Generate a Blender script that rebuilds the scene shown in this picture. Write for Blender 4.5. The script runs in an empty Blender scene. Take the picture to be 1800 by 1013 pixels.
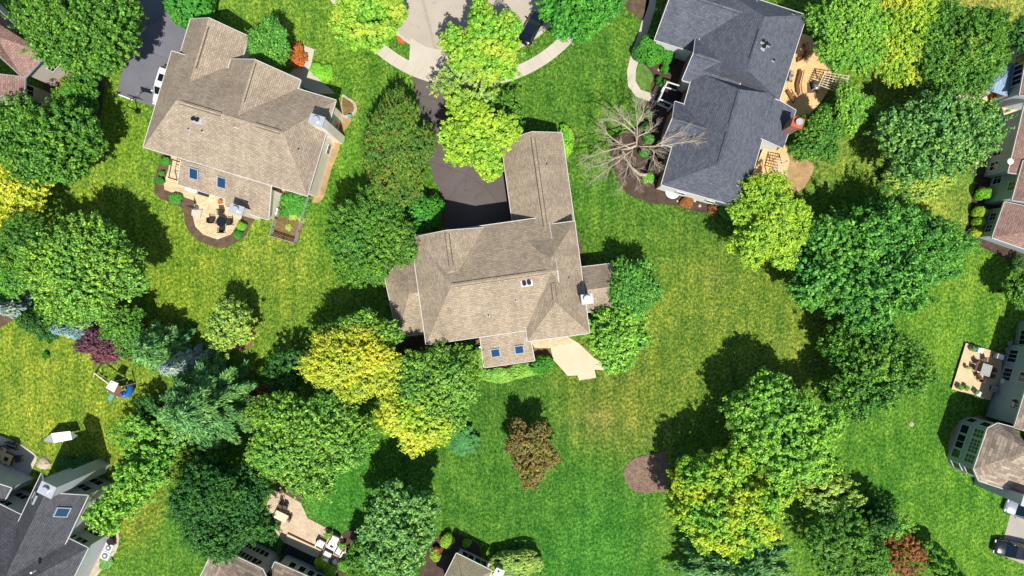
import bpy, bmesh, math, random
import numpy as np
from mathutils import Vector, Matrix
from mathutils.bvhtree import BVHTree

# ------------------------------------------------------------------ camera, sky, sun, exposure
sc = bpy.context.scene
H = 85.0                      # flying height of the camera
PPM = 14.0                    # photo pixels per metre on the ground
CX, CY = 900.0, 506.5
cd = bpy.data.cameras.new("camera"); cam = bpy.data.objects.new("camera", cd)
sc.collection.objects.link(cam); sc.camera = cam
cam.location = (0, 0, H); cam.rotation_euler = (0, 0, 0)
cd.sensor_width = 36; cd.lens = 36 * H / (1800 / PPM)
cd.clip_start = 0.5; cd.clip_end = 6000
SHX, SHY, ELEV = -0.25, 0.968, math.radians(60.5)      # where shadows fall (world x, y), sun elevation
sv = Vector((-SHX * math.cos(ELEV), -SHY * math.cos(ELEV), math.sin(ELEV)))
w = bpy.data.worlds.new("World"); sc.world = w; w.use_nodes = True
wn = w.node_tree.nodes; wl = w.node_tree.links
sky = wn.new("ShaderNodeTexSky"); sky.sky_type = 'NISHITA'; sky.sun_disc = False
sky.sun_elevation = ELEV; sky.sun_rotation = math.atan2(sv.x, sv.y)
wl.new(sky.outputs[0], wn["Background"].inputs[0]); wn["Background"].inputs[1].default_value = 0.092
sl = bpy.data.lights.new("sun", 'SUN'); sl.energy = 4.6; sl.angle = math.radians(0.5); sl.color = (1.0, 0.955, 0.88)
sun = bpy.data.objects.new("sun", sl); sc.collection.objects.link(sun)
sun.location = (20, -40, 120); sun.rotation_euler = sv.to_track_quat('Z', 'Y').to_euler()
sc.view_settings.view_transform = 'Standard'; sc.view_settings.look = 'None'
sc.view_settings.exposure = 0.38; sc.view_settings.gamma = 1.0
sc.cycles.max_bounces = 6; sc.cycles.diffuse_bounces = 3; sc.cycles.transparent_max_bounces = 4
sc.cycles.caustics_reflective = False; sc.cycles.caustics_refractive = False

rnd = random.Random(11)
col = sc.collection
def P(px, py, h=0.0):
    s = (H - h) / H / PPM
    return Vector(((px - CX) * s, (CY - py) * s, h))

# ------------------------------------------------------------------ materials
def lin(c):
    if max(c) > 1.0: c = [v / 255.0 for v in c]
    return tuple((v / 12.92 if v <= 0.04045 else ((v + 0.055) / 1.055) ** 2.4) for v in c) + (1.0,)
MATS = {}
def newmat(name):
    m = bpy.data.materials.new(name); m.use_nodes = True
    nt = m.node_tree; return m, nt, nt.nodes["Principled BSDF"]
def ramp(nt, stops, interp='LINEAR'):
    r = nt.nodes.new("ShaderNodeValToRGB"); r.color_ramp.interpolation = interp
    e = r.color_ramp.elements
    while len(e) < len(stops): e.new(0.5)
    for i, (p, c) in enumerate(stops): e[i].position = p; e[i].color = c
    return r
def noise(nt, vec, scale, detail=3, rough=0.55):
    n = nt.nodes.new("ShaderNodeTexNoise"); n.inputs["Scale"].default_value = scale
    n.inputs["Detail"].default_value = detail; n.inputs["Roughness"].default_value = rough
    if vec is not None: nt.links.new(vec, n.inputs["Vector"])
    return n
def mixc(nt, a, b, f, mode='MIX'):
    m = nt.nodes.new("ShaderNodeMix"); m.data_type = 'RGBA'; m.blend_type = mode
    for s, v in ((0, f), (6, a), (7, b)):
        if hasattr(v, 'is_linked') or hasattr(v, 'node'): nt.links.new(v, m.inputs[s])
        else: m.inputs[s].default_value = v
    return m.outputs[2]
def scl(c, k): return (min(1, c[0] * k), min(1, c[1] * k), min(1, c[2] * k), 1)
def basic(name, rgb, rough=0.7, var=0.15, scale=1.5, fine=0.12, fscale=14, bump=0.15, metal=0.0, spec=0.3, crack=0.0):
    """weathered surface: two scales of noise over a base colour"""
    if name in MATS: return MATS[name]
    m, nt, b = newmat(name); c = lin(rgb)
    geo = nt.nodes.new("ShaderNodeNewGeometry").outputs["Position"]
    n1 = noise(nt, geo, scale, 4); n2 = noise(nt, geo, fscale, 2)
    r1 = ramp(nt, [(0.3, scl(c, 1 - var)), (0.7, scl(c, 1 + var))]); nt.links.new(n1.outputs[0], r1.inputs[0])
    r2 = ramp(nt, [(0.3, (1 - fine,) * 3 + (1,)), (0.7, (1, 1, 1, 1))]); nt.links.new(n2.outputs[0], r2.inputs[0])
    oc = mixc(nt, r1.outputs[0], r2.outputs[0], 1.0, 'MULTIPLY')
    if crack:                                             # hairline cracks, sealed seams and oil stains
        wv = noise(nt, geo, 0.6, 3); ad = nt.nodes.new("ShaderNodeMix"); ad.data_type = 'VECTOR'; ad.inputs[0].default_value = 0.35
        nt.links.new(geo, ad.inputs[4]); nt.links.new(wv.outputs["Color"], ad.inputs[5])
        vo = nt.nodes.new("ShaderNodeTexVoronoi"); vo.feature = 'DISTANCE_TO_EDGE'; vo.inputs["Scale"].default_value = crack; nt.links.new(ad.outputs[1], vo.inputs["Vector"])
        rc = ramp(nt, [(0.0, (.80, .80, .80, 1)), (0.014, (1, 1, 1, 1))]); nt.links.new(vo.outputs["Distance"], rc.inputs[0]); oc = mixc(nt, oc, rc.outputs[0], 1.0, 'MULTIPLY')
        ns = noise(nt, geo, 0.8, 4, .7); rs = ramp(nt, [(0.28, (.72, .71, .70, 1)), (0.42, (1, 1, 1, 1)), (.62, (1, 1, 1, 1)), (.74, (1.14, 1.13, 1.12, 1))]); nt.links.new(ns.outputs[0], rs.inputs[0]); oc = mixc(nt, oc, rs.outputs[0], 1.0, 'MULTIPLY')
    nt.links.new(oc, b.inputs["Base Color"])
    b.inputs["Roughness"].default_value = rough; b.inputs["Metallic"].default_value = metal
    b.inputs["Specular IOR Level"].default_value = spec
    if bump:
        bp = nt.nodes.new("ShaderNodeBump"); bp.inputs["Strength"].default_value = bump; bp.inputs["Distance"].default_value = 0.03
        nt.links.new(n2.outputs[0], bp.inputs["Height"]); nt.links.new(bp.outputs[0], b.inputs["Normal"])
    MATS[name] = m; return m
def shingle(name, c1, c2, gap, bw=0.40, rh=0.22, stain=0.12):
    m, nt, b = newmat(name); c1, c2, gap = lin(c1), lin(c2), lin(gap)
    uv = nt.nodes.new("ShaderNodeUVMap"); uv.uv_map = "uv"; geo = nt.nodes.new("ShaderNodeNewGeometry").outputs["Position"]
    br = nt.nodes.new("ShaderNodeTexBrick"); nt.links.new(uv.outputs[0], br.inputs["Vector"])
    br.inputs["Color1"].default_value = c1; br.inputs["Color2"].default_value = c2; br.inputs["Mortar"].default_value = gap
    br.inputs["Scale"].default_value = 1.0; br.inputs["Brick Width"].default_value = bw; br.inputs["Row Height"].default_value = rh
    br.inputs["Mortar Size"].default_value = 0.022; br.inputs["Mortar Smooth"].default_value = 0.6; br.inputs["Bias"].default_value = 0.0
    mp = nt.nodes.new("ShaderNodeMapping"); mp.inputs["Scale"].default_value = (1.0, 3.0, 1); nt.links.new(uv.outputs[0], mp.inputs[0])
    n0 = noise(nt, mp.outputs[0], 2.2, 4, 0.7); r0 = ramp(nt, [(0.35, (0.88, 0.88, 0.87, 1)), (0.68, (1.08, 1.08, 1.09, 1))]); nt.links.new(n0.outputs[0], r0.inputs[0])
    n1 = noise(nt, geo, 0.35, 3); r1 = ramp(nt, [(0.3, (1 - stain,) * 3 + (1,)), (0.7, (1 + stain * .5,) * 3 + (1,))]); nt.links.new(n1.outputs[0], r1.inputs[0])
    n2 = noise(nt, geo, 9, 2); r2 = ramp(nt, [(0.3, (0.82, 0.82, 0.82, 1)), (0.7, (1.15, 1.15, 1.15, 1))]); nt.links.new(n2.outputs[0], r2.inputs[0])
    a = mixc(nt, br.outputs["Color"], r0.outputs[0], 1.0, 'MULTIPLY'); a = mixc(nt, a, r1.outputs[0], 1.0, 'MULTIPLY')
    ms = nt.nodes.new("ShaderNodeMapping"); ms.inputs["Scale"].default_value = (1.0, .12, 1); nt.links.new(uv.outputs[0], ms.inputs[0])
    n5 = noise(nt, ms.outputs[0], .9, 4, .6); r5 = ramp(nt, [(0.32, (1 - stain * 1.3,) * 3 + (1,)), (0.6, (1.04, 1.04, 1.03, 1))]); nt.links.new(n5.outputs[0], r5.inputs[0]); a = mixc(nt, a, r5.outputs[0], 1.0, 'MULTIPLY')
    a = mixc(nt, a, r2.outputs[0], 1.0, 'MULTIPLY')
    nt.links.new(a, b.inputs["Base Color"]); b.inputs["Roughness"].default_value = 0.9; b.inputs["Specular IOR Level"].default_value = 0.2
    bp = nt.nodes.new("ShaderNodeBump"); bp.inputs["Strength"].default_value = 0.5; bp.inputs["Distance"].default_value = 0.03
    nt.links.new(br.outputs["Fac"], bp.inputs["Height"]); bp.invert = True; nt.links.new(bp.outputs[0], b.inputs["Normal"])
    MATS[name] = m; return m
def paver(name, c1, c2, gap, bw, rh, rot=0.0):
    m, nt, b = newmat(name); c1, c2, gap = lin(c1), lin(c2), lin(gap)
    geo = nt.nodes.new("ShaderNodeNewGeometry").outputs["Position"]
    mp = nt.nodes.new("ShaderNodeMapping"); mp.inputs["Rotation"].default_value = (0, 0, rot); nt.links.new(geo, mp.inputs[0])
    br = nt.nodes.new("ShaderNodeTexBrick"); nt.links.new(mp.outputs[0], br.inputs["Vector"])
    br.inputs["Color1"].default_value = c1; br.inputs["Color2"].default_value = c2; br.inputs["Mortar"].default_value = gap
    br.inputs["Scale"].default_value = 1.0; br.inputs["Brick Width"].default_value = bw; br.inputs["Row Height"].default_value = rh
    br.inputs["Mortar Size"].default_value = 0.02; br.inputs["Mortar Smooth"].default_value = 0.5
    n1 = noise(nt, geo, 0.7, 4); r1 = ramp(nt, [(0.3, (0.85, 0.84, 0.82, 1)), (0.7, (1.1, 1.1, 1.1, 1))]); nt.links.new(n1.outputs[0], r1.inputs[0])
    nt.links.new(mixc(nt, br.outputs["Color"], r1.outputs[0], 1.0, 'MULTIPLY'), b.inputs["Base Color"])
    b.inputs["Roughness"].default_value = 0.85
    MATS[name] = m; return m
def siding(name, rgb, row=0.2):
    m, nt, b = newmat(name); c = lin(rgb)
    geo = nt.nodes.new("ShaderNodeNewGeometry").outputs["Position"]
    sp = nt.nodes.new("ShaderNodeSeparateXYZ"); nt.links.new(geo, sp.inputs[0])
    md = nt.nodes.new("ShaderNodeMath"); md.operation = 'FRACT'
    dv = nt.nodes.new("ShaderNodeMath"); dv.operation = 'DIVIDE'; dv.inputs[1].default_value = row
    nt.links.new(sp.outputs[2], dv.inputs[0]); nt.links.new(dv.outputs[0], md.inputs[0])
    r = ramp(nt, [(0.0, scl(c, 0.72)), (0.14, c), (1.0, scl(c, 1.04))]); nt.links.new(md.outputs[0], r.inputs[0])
    n1 = noise(nt, geo, 0.8, 3); r1 = ramp(nt, [(0.3, (0.9, 0.9, 0.9, 1)), (0.7, (1.05, 1.05, 1.05, 1))]); nt.links.new(n1.outputs[0], r1.inputs[0])
    nt.links.new(mixc(nt, r.outputs[0], r1.outputs[0], 1.0, 'MULTIPLY'), b.inputs["Base Color"])
    b.inputs["Roughness"].default_value = 0.6; MATS[name] = m; return m
def gloss(name, rgb, rough=0.08, metal=0.0, coat=0.0, spec=0.5):
    if name in MATS: return MATS[name]
    m, nt, b = newmat(name); c = lin(rgb)
    geo = nt.nodes.new("ShaderNodeNewGeometry").outputs["Position"]
    n1 = noise(nt, geo, 3.0, 2); r1 = ramp(nt, [(0.3, scl(c, 0.92)), (0.7, scl(c, 1.06))]); nt.links.new(n1.outputs[0], r1.inputs[0])
    nt.links.new(r1.outputs[0], b.inputs["Base Color"]); b.inputs["Roughness"].default_value = rough
    b.inputs["Metallic"].default_value = metal; b.inputs["Coat Weight"].default_value = coat; b.inputs["Specular IOR Level"].default_value = spec
    MATS[name] = m; return m
def leafmat(name, cols, patch=None, trans=0.2, pscale=0.30, plow=0.50, phigh=0.60, gain=1.35):
    """leaves: per-leaf colour from cols, with optional patches of another leaf colour"""
    m, nt, b = newmat(name)
    g = nt.nodes.new("ShaderNodeNewGeometry")
    cs = [scl(lin(c), gain) for c in cols]; n = len(cs)
    r = ramp(nt, [(i / max(1, n - 1) * 0.9 + 0.05, c) for i, c in enumerate(cs)]); nt.links.new(g.outputs["Random Per Island"], r.inputs[0])
    out = r.outputs[0]
    n1 = noise(nt, g.outputs["Position"], 0.9, 3); r1 = ramp(nt, [(0.32, (0.66, 0.74, 0.70, 1)), (0.68, (1.22, 1.14, 1.0, 1))]); nt.links.new(n1.outputs[0], r1.inputs[0])
    out = mixc(nt, out, r1.outputs[0], 1.0, 'MULTIPLY')
    nh = noise(nt, g.outputs["Position"], 0.28, 3, .6); rh_ = ramp(nt, [(0.35, (0.82, 0.93, 1.05, 1)), (0.65, (1.16, 1.04, 0.86, 1))]); nt.links.new(nh.outputs[0], rh_.inputs[0]); out = mixc(nt, out, rh_.outputs[0], 1.0, 'MULTIPLY')
    if patch:
        n2 = noise(nt, g.outputs["Position"], pscale, 2); r2 = ramp(nt, [(plow, (0, 0, 0, 1)), (phigh, (1, 1, 1, 1))]); nt.links.new(n2.outputs[0], r2.inputs[0])
        out = mixc(nt, out, lin(patch), r2.outputs[0])
    nt.links.new(out, b.inputs["Base Color"]); b.inputs["Roughness"].default_value = 0.55; b.inputs["Specular IOR Level"].default_value = 0.25
    tr = nt.nodes.new("ShaderNodeBsdfTranslucent"); nt.links.new(out, tr.inputs[0])
    mx = nt.nodes.new("ShaderNodeMixShader"); mx.inputs[0].default_value = trans
    nt.links.new(b.outputs[0], mx.inputs[1]); nt.links.new(tr.outputs[0], mx.inputs[2])
    nt.links.new(mx.outputs[0], nt.nodes["Material Output"].inputs[0]); MATS[name] = m; return m

shingle("shingle_tan", (178, 162, 142), (154, 139, 121), (118, 105, 90))
shingle("shingle_brown", (178, 162, 140), (154, 139, 119), (118, 105, 89))
shingle("shingle_slate", (104, 108, 118), (84, 88, 98), (66, 70, 80), stain=0.06)
shingle("shingle_charcoal", (96, 96, 102), (80, 80, 87), (58, 58, 66), stain=0.16)
shingle("shingle_red", (165, 135, 124), (140, 112, 104), (108, 86, 80), stain=0.1)
shingle("shingle_mixed", (182, 166, 148), (134, 118, 104), (110, 96, 86), bw=1.0, rh=0.34)
shingle("shingle_beige", (150, 143, 118), (142, 135, 110), (122, 116, 95), bw=.6)
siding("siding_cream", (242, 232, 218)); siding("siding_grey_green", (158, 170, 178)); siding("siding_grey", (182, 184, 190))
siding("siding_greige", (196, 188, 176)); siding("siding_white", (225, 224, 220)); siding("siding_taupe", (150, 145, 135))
paver("brick_red", (150, 78, 60), (128, 62, 50), (160, 140, 125), 0.24, 0.08)
paver("paver_tan", (222, 196, 160), (198, 168, 132), (165, 138, 108), 0.42, 0.25, -0.3)
paver("paver_sand", (206, 186, 158), (186, 164, 138), (160, 140, 118), 0.35, 0.2, 0.5)
basic("white_trim", (205, 203, 200), 0.5, 0.04, 2, 0.03, 20, 0)
basic("grey_trim", (150, 158, 165), 0.5, 0.05, 2, 0.03, 20, 0)
basic("black_metal", (26, 26, 28), 0.45, 0.1, 3, 0.05, 20, 0)
basic("dark_vent", (92, 84, 76), 0.8)
basic("slate_vent", (70, 73, 80), 0.8)
basic("asphalt", (98, 90, 87), 0.92, 0.16, 0.25, 0.22, 18, 0.3, crack=.16)
basic("asphalt_blue", (110, 110, 118), 0.92, 0.14, 0.22, 0.2, 18, 0.3, crack=.16)
basic("street_concrete", (174, 164, 149), 0.9, 0.08, 0.3, 0.12, 16, 0.2, crack=.1)
basic("concrete", (188, 179, 163), 0.9, 0.07, 0.5, 0.1, 16, 0.2)
basic("concrete_sand", (206, 188, 160), 0.9, 0.06, 0.5, 0.1, 16, 0.15)
basic("concrete_grey", (166, 160, 150), 0.9, 0.1, 0.4, 0.14, 16, 0.2)
basic("mulch", (104, 86, 68), 0.95, 0.3, 1.4, 0.5, 11, 0.8)
basic("mulch_dark", (86, 70, 60), 0.95, 0.3, 1.4, 0.5, 11, 0.8)
basic("mulch_pink", (142, 118, 100), 0.95, 0.28, 1.6, 0.62, 7, 1.0)
basic("soil_tan", (178, 148, 104), 0.95, 0.25, 1.0, 0.4, 9, 0.6)
basic("soil_brown", (132, 108, 70), 0.95, 0.3, 1.0, 0.5, 6, 0.6)
basic("deck_wood", (216, 182, 132), 0.7, 0.1, 0.8, 0.1, 8, 0.1)
basic("pale_wood", (216, 200, 172), 0.7, 0.1, 0.8, 0.1, 8, 0.1)
basic("brown_wood", (120, 78, 52), 0.7, 0.15, 1, 0.1, 8, 0.1)
basic("bark", (98, 84, 68), 0.95, 0.25, 1.5, 0.35, 9, 0.6)
basic("bark_pale", (186, 172, 150), 0.9, 0.18, 1.6, 0.2, 7, 0.3)
basic("island_grass", (98, 134, 56), 0.95, 0.3, 1.2, 0.5, 8, 0.5)
basic("stone", (186, 172, 148), 0.9, 0.2, 2, 0.25, 8, 0.6)
basic("white_plastic", (232, 232, 230), 0.4, 0.03, 2, 0.03, 10, 0)
basic("grey_plastic", (150, 150, 150), 0.5, 0.06, 2, 0.05, 10, 0)
basic("dark_fabric", (52, 50, 54), 0.85, 0.15, 3, 0.15, 16, 0.1)
basic("brown_fabric", (96, 78, 68), 0.85, 0.15, 3, 0.15, 16, 0.1)
basic("white_fabric", (232, 228, 224), 0.85, 0.05, 3, 0.05, 16, 0.1)
basic("shade_dark", (52, 52, 58), 0.95, 0.15, 2, 0.2, 16, 0.1)  # shade put into the colour of the porch floor and patio patch
basic("panel_line", (92, 92, 98), 0.95)
basic("rubber", (22, 22, 22), 0.8)
basic("orange_plastic", (235, 92, 40), 0.45, 0.04, 2, 0.03, 10, 0)
basic("blue_plastic", (40, 104, 190), 0.35, 0.04, 2, 0.03, 10, 0)
basic("teal_plastic", (90, 165, 160), 0.35, 0.04, 2, 0.03, 10, 0)
basic("blue_metal_roof", (128, 152, 174), 0.5, 0.05, 1, 0.04, 10, 0)
basic("terracotta", (190, 96, 60), 0.8)
basic("grey_steel", (128, 130, 134), 0.35, 0.06, 2, 0.05, 10, 0, 0.6)
gloss("glass_dark", (18, 30, 42), 0.05, 0, 0, 0.8)
gloss("glass_skylight", (22, 60, 92), 0.12, 0, 0, 0.8)
gloss("glass_green", (48, 72, 50), 0.08, 0, 0, 0.6)
gloss("paint_white", (225, 228, 232), 0.25, 0, 1.0)
gloss("paint_navy", (18, 24, 42), 0.22, 0.2, 1.0)
gloss("paint_dark", (34, 32, 36), 0.22, 0.2, 1.0)
gloss("paint_silver", (170, 176, 184), 0.25, 0.4, 1.0)
gloss("metal_cap", (205, 208, 212), 0.3, 0.5)

# ------------------------------------------------------------------ object helpers
def tag(o, label=None, cat=None, group=None, kind=None):
    if label: o["label"] = label
    if cat: o["category"] = cat
    if group: o["group"] = group
    if kind: o["kind"] = kind
    return o
def thing(name, loc, label, cat, group=None, rz=0.0):
    o = bpy.data.objects.new(name, None); o.empty_display_size = 0.3; col.objects.link(o)
    o.location = loc; o.rotation_euler = (0, 0, rz); return tag(o, label, cat, group)
def rootloc(p):
    v = Vector((0, 0, 0))
    while p is not None: v += p.location; p = p.parent
    return v
class M:
    """collects shapes, then links them as ONE mesh object"""
    def __init__(s): s.v = []; s.f = []
    def face(s, pts):
        i = len(s.v); s.v += [Vector(p) for p in pts]; s.f.append(list(range(i, i + len(pts)))); return s
    def prism(s, pts, z0, z1):
        """vertical prism over a 2-D outline (counter-clockwise); z may be lists"""
        n = len(pts)
        if sum(pts[k][0] * pts[(k + 1) % n][1] - pts[(k + 1) % n][0] * pts[k][1] for k in range(n)) < 0: pts = list(pts)[::-1]
        i = len(s.v)
        s.v += [Vector((p[0], p[1], z0)) for p in pts] + [Vector((p[0], p[1], z1)) for p in pts]
        s.f.append([i + k for k in range(n)][::-1]); s.f.append([i + n + k for k in range(n)])
        for k in range(n): s.f.append([i + k, i + (k + 1) % n, i + n + (k + 1) % n, i + n + k])
        return s
    def box(s, c, size, rz=0.0, ax=None):
        """box with centre c, full size; ax = 3 axis vectors or rz"""
        if ax is None: ax = (Vector((math.cos(rz), math.sin(rz), 0)), Vector((-math.sin(rz), math.cos(rz), 0)), Vector((0, 0, 1)))
        c = Vector(c); i = len(s.v)
        for dz in (-.5, .5):
            for dx, dy in ((-.5, -.5), (.5, -.5), (.5, .5), (-.5, .5)):
                s.v.append(c + ax[0] * (dx * size[0]) + ax[1] * (dy * size[1]) + ax[2] * (dz * size[2]))
        for q in ((3, 2, 1, 0), (4, 5, 6, 7), (0, 1, 5, 4), (1, 2, 6, 5), (2, 3, 7, 6), (3, 0, 4, 7)): s.f.append([i + k for k in q])
        return s
    def bar(s, a, b, wd, ht=None):
        """square bar from a to b"""
        a = Vector(a); b = Vector(b); d = (b - a); L = d.length
        if L < 1e-6: return s
        d /= L; up = Vector((0, 0, 1)) if abs(d.z) < 0.95 else Vector((0, 1, 0))
        sd = d.cross(up).normalized(); u2 = sd.cross(d)
        return s.box((a + b) / 2, (L, wd, ht or wd), ax=(d, sd, u2))
    def tube(s, pts, rad, n=8, cap=True):
        pts = [Vector(p) for p in pts]
        if not hasattr(rad, '__len__'): rad = [rad] * len(pts)
        i = len(s.v); m = len(pts)
        for k, p in enumerate(pts):
            d = (pts[min(k + 1, m - 1)] - pts[max(k - 1, 0)]).normalized()
            up = Vector((0, 0, 1)) if abs(d.z) < 0.9 else Vector((1, 0, 0))
            a = d.cross(up).normalized(); b = d.cross(a)
            for j in range(n):
                t = 2 * math.pi * j / n; s.v.append(p + a * (math.cos(t) * rad[k]) + b * (math.sin(t) * rad[k]))
        for k in range(m - 1):
            for j in range(n):
                s.f.append([i + k * n + j, i + k * n + (j + 1) % n, i + (k + 1) * n + (j + 1) % n, i + (k + 1) * n + j])
        if cap: s.f.append([i + j for j in range(n)][::-1]); s.f.append([i + (m - 1) * n + j for j in range(n)])
        return s
    def cyl(s, c, r, h, n=16, r2=None):
        c = Vector(c); return s.tube([c, c + Vector((0, 0, h))], [r, r if r2 is None else r2], n)
    def dome(s, c, r, hz, n=16, m=6, jit=0.0, seed=0):
        q = random.Random(seed); c = Vector(c); i = len(s.v)
        for a in range(m):
            t = a / (m - 0.0) * math.pi / 2
            for j in range(n):
                k = 1 + (q.random() - .5) * jit
                s.v.append(c + Vector((math.cos(t) * r * k * math.cos(j * 2 * math.pi / n), math.cos(t) * r * k * math.sin(j * 2 * math.pi / n), math.sin(t) * hz * k)))
        s.v.append(c + Vector((0, 0, hz)))
        for a in range(m - 1):
            for j in range(n): s.f.append([i + a * n + j, i + a * n + (j + 1) % n, i + (a + 1) * n + (j + 1) % n, i + (a + 1) * n + j])
        for j in range(n): s.f.append([i + (m - 1) * n + j, i + (m - 1) * n + (j + 1) % n, i + m * n])
        return s
    def build(s, name, mat, parent=None, uv=False, smooth=False, world=True, origin=None):
        me = bpy.data.meshes.new(name)
        off = Vector((0, 0, 0))
        if world and parent is not None: off = rootloc(parent)
        if origin is not None: off = Vector(origin)
        me.from_pydata([tuple(v - off) for v in s.v], [], s.f); me.update()
        if uv:
            ul = me.uv_layers.new(name="uv")
            for p in me.polygons:
                n = p.normal; hd = Vector((n.x, n.y, 0))
                hd = hd.normalized() if hd.length > 1e-4 else Vector((0, 1, 0))
                tg = Vector((-hd.y, hd.x, 0)); up = n.cross(tg)
                for li in p.loop_indices:
                    co = me.vertices[me.loops[li].vertex_index].co
                    ul.data[li].uv = (co.dot(tg), co.dot(up))
        if smooth:
            for p in me.polygons: p.use_smooth = True
        me.materials.append(MATS[mat] if isinstance(mat, str) else mat)
        o = bpy.data.objects.new(name, me); col.objects.link(o)
        if parent is not None: o.parent = parent
        elif origin is not None: o.location = off
        return o
def copy_thing(root, loc, rz, label=None, scale=None):
    r = root.copy(); col.objects.link(r); r.location = loc; r.rotation_euler = (0, 0, rz)
    if scale: r.scale = scale
    if label: r["label"] = label
    for ch in root.children:
        c = ch.copy(); col.objects.link(c); c.parent = r
        for g in ch.children:
            d = g.copy(); col.objects.link(d); d.parent = c
    return r
def smoothpoly(pts, k=6):
    """closed Catmull-Rom through the points"""
    out = []; n = len(pts)
    for i in range(n):
        p0, p1, p2, p3 = (Vector(pts[(i + j - 1) % n]) for j in range(4))
        for s_ in range(k):
            t = s_ / k
            out.append(0.5 * ((2 * p1) + (p2 - p0) * t + (2 * p0 - 5 * p1 + 4 * p2 - p3) * t * t + (3 * p1 - p0 - 3 * p2 + p3) * t ** 3))
    return out
def sheet(name, pxs, z, mat, thick=None, smooth=0, kind='structure', wob=0.0):
    """paved or planted area lying on the ground, outlined in photo pixels"""
    pts = [Vector((a, b)) for a, b in pxs]
    if smooth: pts = smoothpoly(pts, smooth)
    if wob:
        pts = [p + Vector((rnd.uniform(-wob, wob), rnd.uniform(-wob, wob))) for p in pts]
    wp = [P(p[0], p[1]) for p in pts]
    m = M(); m.prism([(p.x, p.y) for p in wp], (z - thick) if thick else -0.02, z)
    o = m.build(name, mat); tag(o, kind=kind); return o

# ------------------------------------------------------------------ ground: one grass sheet to the horizon, lawn colours as an attribute
SPOTS = [  # photo x, y, radius, leaf colour of the grass there, strength
 (100, 700, 170, (134, 154, 46), 1), (60, 620, 90, (134, 154, 46), 1), (200, 760, 120, (134, 154, 46), .8), (330, 500, 130, (124, 150, 42), 1), (470, 480, 110, (130, 150, 50), .9),
 (150, 330, 110, (130, 158, 50), 1), (220, 230, 60, (128, 158, 40), 1), (300, 480, 90, (118, 146, 38), .6), (500, 30, 110, (116, 152, 48), 1), (600, 300, 70, (100, 148, 40), 1),
 (640, 130, 90, (100, 142, 42), 1), (590, 420, 70, (112, 150, 40), .8), (1000, 150, 110, (84, 128, 40), 1), (1060, 80, 90, (86, 132, 42), 1), (1040, 330, 70, (76, 124, 36), 1),
 (1030, 430, 60, (90, 130, 38), 1), (1130, 400, 70, (92, 130, 42), 1), (1250, 420, 70, (76, 116, 34), 1), (1250, 500, 90, (118, 138, 50), 1), (1350, 530, 90, (114, 136, 46), 1),
 (1180, 620, 120, (112, 134, 46), 1), (1080, 690, 100, (112, 124, 46), 1), (1040, 750, 50, (150, 146, 76), .35), (1055, 735, 24, (168, 152, 92), .35), (1250, 487, 20, (168, 152, 88), .4),
 (1110, 760, 60, (122, 132, 58), .6), (900, 720, 80, (76, 116, 38), 1), (880, 850, 130, (72, 122, 38), 1), (1000, 900, 160, (70, 126, 40), 1), (1050, 980, 110, (60, 132, 42), 1),
 (680, 790, 90, (78, 124, 36), 1), (620, 840, 80, (60, 132, 42), 1), (590, 900, 60, (66, 132, 46), 1), (700, 830, 60, (70, 120, 34), 1), (330, 900, 60, (60, 128, 44), 1), (280, 980, 60, (96, 138, 46), 1),
 (240, 920, 40, (140, 150, 54), .8), (265, 880, 30, (146, 148, 58), .6), (1160, 950, 50, (110, 148, 52), .8), (1400, 600, 80, (120, 140, 54), 1), (1430, 530, 60, (112, 136, 44), 1), (1300, 590, 60, (116, 138, 48), 1),
 (1700, 520, 110, (106, 148, 44), 1), (1640, 480, 80, (116, 152, 44), .8), (1640, 370, 80, (142, 160, 66), 1), (1560, 190, 70, (128, 152, 56), 1), (1530, 260, 60, (134, 154, 62), 1), (1600, 770, 110, (86, 136, 38), 1),
 (1560, 840, 100, (76, 130, 36), 1), (1680, 900, 100, (88, 140, 40), 1), (1730, 1000, 70, (108, 152, 44), 1), (1620, 850, 60, (84, 128, 34), .6), (1735, 25, 60, (176, 160, 84), 1), (1770, 40, 60, (140, 160, 70), 1),
 (1700, 590, 60, (96, 146, 40), 1), (1730, 800, 60, (84, 140, 38), 1), (1420, 290, 50, (120, 138, 60), .7), (930, 120, 60, (90, 134, 44), .8), (690, 95, 30, (80, 130, 40), .8), (1520, 700, 60, (96, 140, 46), .8)]
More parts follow.
